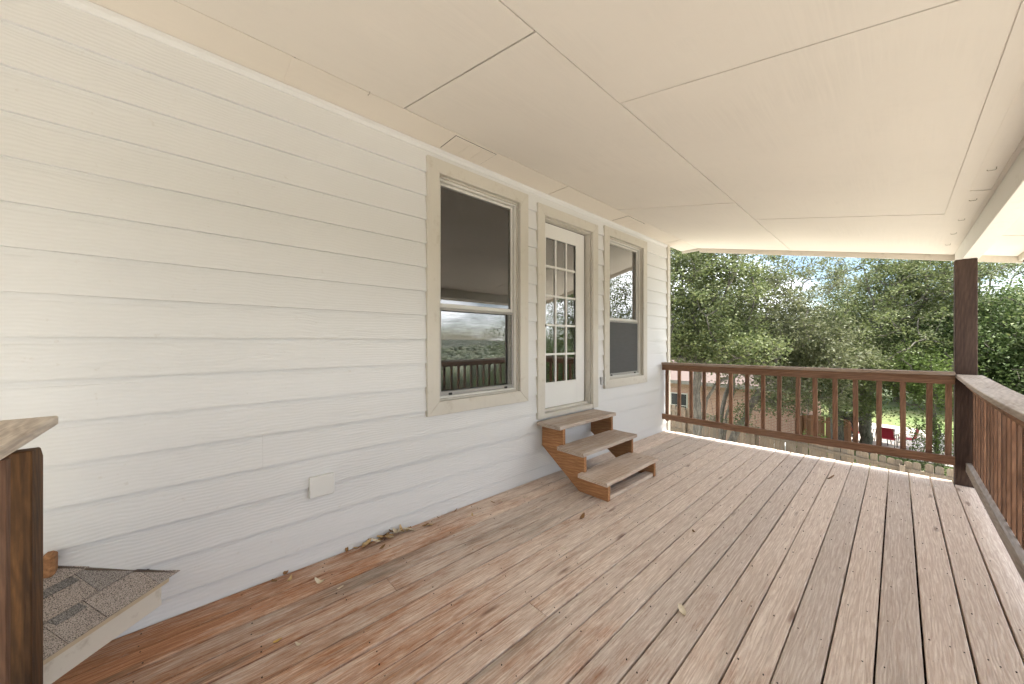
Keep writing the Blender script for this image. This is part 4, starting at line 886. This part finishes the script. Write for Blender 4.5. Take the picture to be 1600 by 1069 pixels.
# picket fences
def fence(name, label, pts, top, hgt, mat, pw=0.14, rails=True, dog=True, seed=0):
    r = random.Random(seed); x0, y0 = pts[0]; root = empty(name, (x0, y0, GZ), label, 'fence')
    me = MB(); c = 0.03
    me.prism([(-pw/2, 0), (pw/2, 0), (pw/2, hgt-c), (pw/2-c, hgt), (-pw/2+c, hgt), (-pw/2, hgt-c)] if dog else [(-pw/2, 0), (pw/2, 0), (pw/2, hgt), (-pw/2, hgt)], 'y', -0.009, 0.009)
    pm = bpy.data.meshes.new('picket'); me.bm.to_mesh(pm); me.bm.free(); pm.materials.append(mat)
    for i in range(len(pts)-1):
        p = Vector((*pts[i], 0)); q = Vector((*pts[i+1], 0)); d = q-p; n = int(d.length/(pw+0.012)); ang = math.atan2(d.y, d.x); t0, t1 = top[i], top[i+1]
        for k in range(n):
            c_ = p + d*((k+0.5)/n); zt = t0 + (t1-t0)*(k+0.5)/n + r.uniform(-0.025, 0.025)
            o = bpy.data.objects.new('picket', pm); COL.objects.link(o); o.parent = root; o.location = c_ - Vector((x0, y0, 0)) + Vector((0, 0, zt-hgt-GZ)); o.rotation_euler = (0, r.uniform(-0.012, 0.012), ang + r.uniform(-0.03, 0.03))
        if rails:
            nx = Vector((-d.y, d.x, 0)).normalized()*0.032
            if nx.x > 0: nx = -nx
            for zz in (0.22, 0.95, 1.55):
                m = MB(); m.bar(p + nx + Vector((0, 0, t0-zz)), q + nx + Vector((0, 0, t1-zz)), 0.036, 0.085); m.build('fence_rail', mat, root)
            n2 = max(1, int(d.length/2.4))
            for k in range(n2+1):
                c_ = p + d*(k/n2)*0.999 + nx*2.7; tz = t0 + (t1-t0)*k/n2; m = MB(); m.box(c_.x-0.045, c_.x+0.045, c_.y-0.045, c_.y+0.045, GZ-0.1, tz-0.1); m.build('fence_post', mat, root)
    return root
M_FENCE = wood('weathered_fence_wood', 'z', (0.29, 0.235, 0.17), (0.15, 0.115, 0.082), (0.20, 0.185, 0.155), 0.5, knots=False)
M_FENCE2 = wood('orange_fence_wood', 'z', (0.33, 0.17, 0.095), (0.19, 0.09, 0.05), (0.25, 0.17, 0.12), 0.4, knots=False)
fence('picket_fence', 'weathered grey-brown dog-eared picket fence running below the far railing', [(13.3, -4.2), (13.45, -2.7), (14.3, 0.7), (14.9, 3.2), (15.6, 7.5)], [-1.60, -1.56, -1.46, -1.20, -1.12], 1.83, M_FENCE, seed=1)
fence('board_fence', 'orange-brown board fence joining the corner of the brick house', [(20.3, 0.3), (20.0, -1.3)], [-1.75, -1.75], 1.7, M_FENCE2, 0.15, True, False, 2)
# shrub in front of the board fence, rough hedge along the fence foot
def shrub(name, label, c, rad, n, per, lm, ll, seed):
    g = np.random.default_rng(seed); d = g.normal(size=(n, 3)); d /= np.linalg.norm(d, axis=1)[:, None]; t = np.array(c) + d*(g.random((n, 1))**0.4)*np.array(rad); t = t[t[:, 2] > GZ+0.05]
    return make_tree_s(name, label, t, c, per, lm, ll, g)
def make_tree_s(name, label, t, c, per, lm, ll, g):
    root = empty(name, (c[0], c[1], GZ), label, 'shrub'); base = np.array((c[0], c[1], GZ))
    m = MB()
    for k in range(0, len(t), max(1, len(t)//14)): m.tube([tuple(base), tuple((base + t[k])/2 + g.normal(0, 0.05, 3)), tuple(t[k])], [0.014, 0.009, 0.004], 5)
    m.build('stem', BARK2, root, origin=tuple(base))
    nl = len(t)*per; cc = np.repeat(t, per, 0) + g.normal(0, 0.10, (nl, 3)); a = g.normal(size=(nl, 3)); a /= np.linalg.norm(a, axis=1)[:, None]; b_ = np.cross(a, g.normal(size=(nl, 3)) + np.array((0, 0, 1.0))); b_ /= np.maximum(np.linalg.norm(b_, axis=1)[:, None], 1e-6); s_ = ll*g.uniform(0.6, 1.3, (nl, 1))
    LV = np.stack([cc - a*s_*0.5, cc + b_*s_*0.28, cc + a*s_*0.5, cc - b_*s_*0.28], 1).reshape(-1, 3) - base
    link('foliage', mesh_np('foliage', LV, np.arange(nl*4).reshape(-1, 4)), lm, root); return root
p = WP(1277, 680, 14.2); shrub('shrub', 'bright green leafy shrub in front of the orange-brown fence', (p[0], p[1], GZ+0.5), (0.6, 0.9, 0.75), 90, 26, LIME, 0.10, 61)
p = WP(1452, 733, 10.0); shrub('shrub', 'low grey-brown thicket at the foot of the deck corner post', (p[0], p[1], -2.3), (0.5, 1.1, 0.42), 130, 24, OAK2, 0.06, 62)
p = WP(1075, 676, 11.0); shrub('shrub', 'grey dry bush in front of the fence by the house corner', (p[0], p[1], -1.95), (0.5, 0.55, 0.42), 110, 22, leaf_mat('dry_grey_leaf', [(0.16, 0.15, 0.12), (0.24, 0.225, 0.19), (0.12, 0.115, 0.09)]), 0.05, 63)

# ---- patio furniture
M_RED = simple('red_sling_fabric', (0.36, 0.025, 0.045), 0.7, var=0.1); M_STEEL = simple('dark_steel', (0.03, 0.03, 0.032), 0.4, 0.5, 0.6); M_WHITE = simple('white_tabletop', (0.72, 0.70, 0.68), 0.5, var=0.04)
def chair(x, y, rz, label):
    root = empty('patio_chair', (x, y, GZ+0.042), label, 'chair', 'red chairs round the patio table', rz)
    def part(name, fn, mat):
        m = MB(); fn(m); o = m.build(name, mat, None, origin=(0, 0, 0)); o.parent = root; return o
    part('seat', lambda m: m.box(-0.24, 0.24, -0.23, 0.23, 0.41, 0.44, 0.01), M_RED)
    part('backrest', lambda m: m.bar((0, 0.25, 0.46), (0, 0.36, 0.98), 0.46, 0.025, up=(0, 1, 0), bev=0.008), M_RED)
    for sx in (-1, 1):
        part('leg', lambda m: m.tube([(sx*0.25, -0.24, 0.0), (sx*0.25, -0.22, 0.42), (sx*0.25, -0.20, 0.64)], 0.014, 6), M_STEEL)
        part('leg', lambda m: m.tube([(sx*0.25, 0.30, 0.0), (sx*0.25, 0.24, 0.42), (sx*0.25, 0.37, 1.0)], 0.014, 6), M_STEEL)
        part('armrest', lambda m: m.bar((sx*0.25, -0.22, 0.65), (sx*0.25, 0.27, 0.65), 0.045, 0.022, bev=0.006), M_STEEL)
CX, CY = 25.3, -2.05
chair(CX-0.75, CY-0.25, 1.45, 'red sling chair turned its back to the fence beside the white table')
chair(CX-0.25, CY+0.75, 0.2, 'red sling chair between the white table and the covered grill')
chair(CX-0.1, CY-0.85, 2.9, 'red sling chair on the lounger side of the white table')
tb = empty('patio_table', (CX, CY, GZ+0.042), 'white round-topped patio table with thin dark legs', 'table')
m = MB(); m.tube([(CX, CY, GZ+0.74), (CX, CY, GZ+0.745), (CX, CY, GZ+0.775)], [0.50, 0.52, 0.52], 24); m.build('tabletop', M_WHITE, tb)
for k in range(4):
    a_ = 0.6 + k*math.pi/2; m = MB(); m.tube([(CX+0.42*math.cos(a_), CY+0.42*math.sin(a_), GZ+0.042), (CX+0.30*math.cos(a_), CY+0.30*math.sin(a_), GZ+0.74)], 0.016, 6); m.build('leg', M_STEEL, tb)
gr = empty('covered_grill', (26.3, -0.75, GZ+0.042), 'barbecue grill under a black cover behind the red chairs', 'grill')
m = MB(); m.prism([(-1.20, GZ+0.16), (-0.30, GZ+0.16), (-0.34, GZ+1.0), (-0.48, GZ+1.28), (-1.02, GZ+1.28), (-1.16, GZ+1.0)], 'x', 25.98, 26.62, 0.03); m.build('cover', simple('black_vinyl_cover', (0.025, 0.026, 0.03), 0.5, 0.4, bump=0.6, scale=5), gr)
for yy in (-1.1, -0.4):
    m = MB(); m.tube([(26.15, yy, GZ+0.12), (26.45, yy, GZ+0.12)], 0.078, 12); m.build('wheel', M_BLACK, gr)
lg = empty('lounge_chair', (24.3, -3.55, GZ+0.042), 'folding lounger with a white sling and black frame on the patio edge', 'lounger')
m = MB(); m.bar((24.0, -3.3, GZ+0.36), (24.75, -3.75, GZ+0.40), 0.55, 0.03); m.bar((24.75, -3.75, GZ+0.40), (25.05, -3.93, GZ+0.95), 0.55, 0.03); m.build('sling', M_WHITE, lg)
for (dx, dy) in ((0.14, 0.24), (-0.14, -0.24)):
    m = MB(); m.tube([(24.0+dx, -3.3+dy, GZ+0.05), (24.0+dx, -3.3+dy, GZ+0.345), (24.75+dx, -3.75+dy, GZ+0.38), (25.06+dx, -3.94+dy, GZ+0.97)], 0.018, 6); m.tube([(24.70+dx, -3.72+dy, GZ+0.37), (24.95+dx, -3.87+dy, GZ+0.05)], 0.018, 6); m.build('frame', M_BLACK, lg)
p = WP(1210, 655, 14.9)
ac = empty('air_conditioner', (p[0], p[1], GZ), 'pale grey condenser unit standing against the brick house wall', 'air conditioner')
m = MB(); m.box(p[0]-0.4, p[0]+0.4, p[1]-0.42, p[1]+0.42, GZ-0.02, GZ+0.86, 0.03); m.build('casing', simple('pale_grey_metal', (0.50, 0.51, 0.51), 0.5), ac)
m = MB(); m.tube([(p[0], p[1], GZ+0.861), (p[0], p[1], GZ+0.90)], [0.36, 0.30], 16); m.build('fan_grille', M_BLACK, ac)
for k in range(7):
    m = MB(); m.box(p[0]-0.41, p[0]-0.401, p[1]-0.36, p[1]+0.36, GZ+0.10+k*0.1, GZ+0.14+k*0.1); m.build('louver', simple('louver_grey', (0.25, 0.26, 0.26), 0.5), ac)
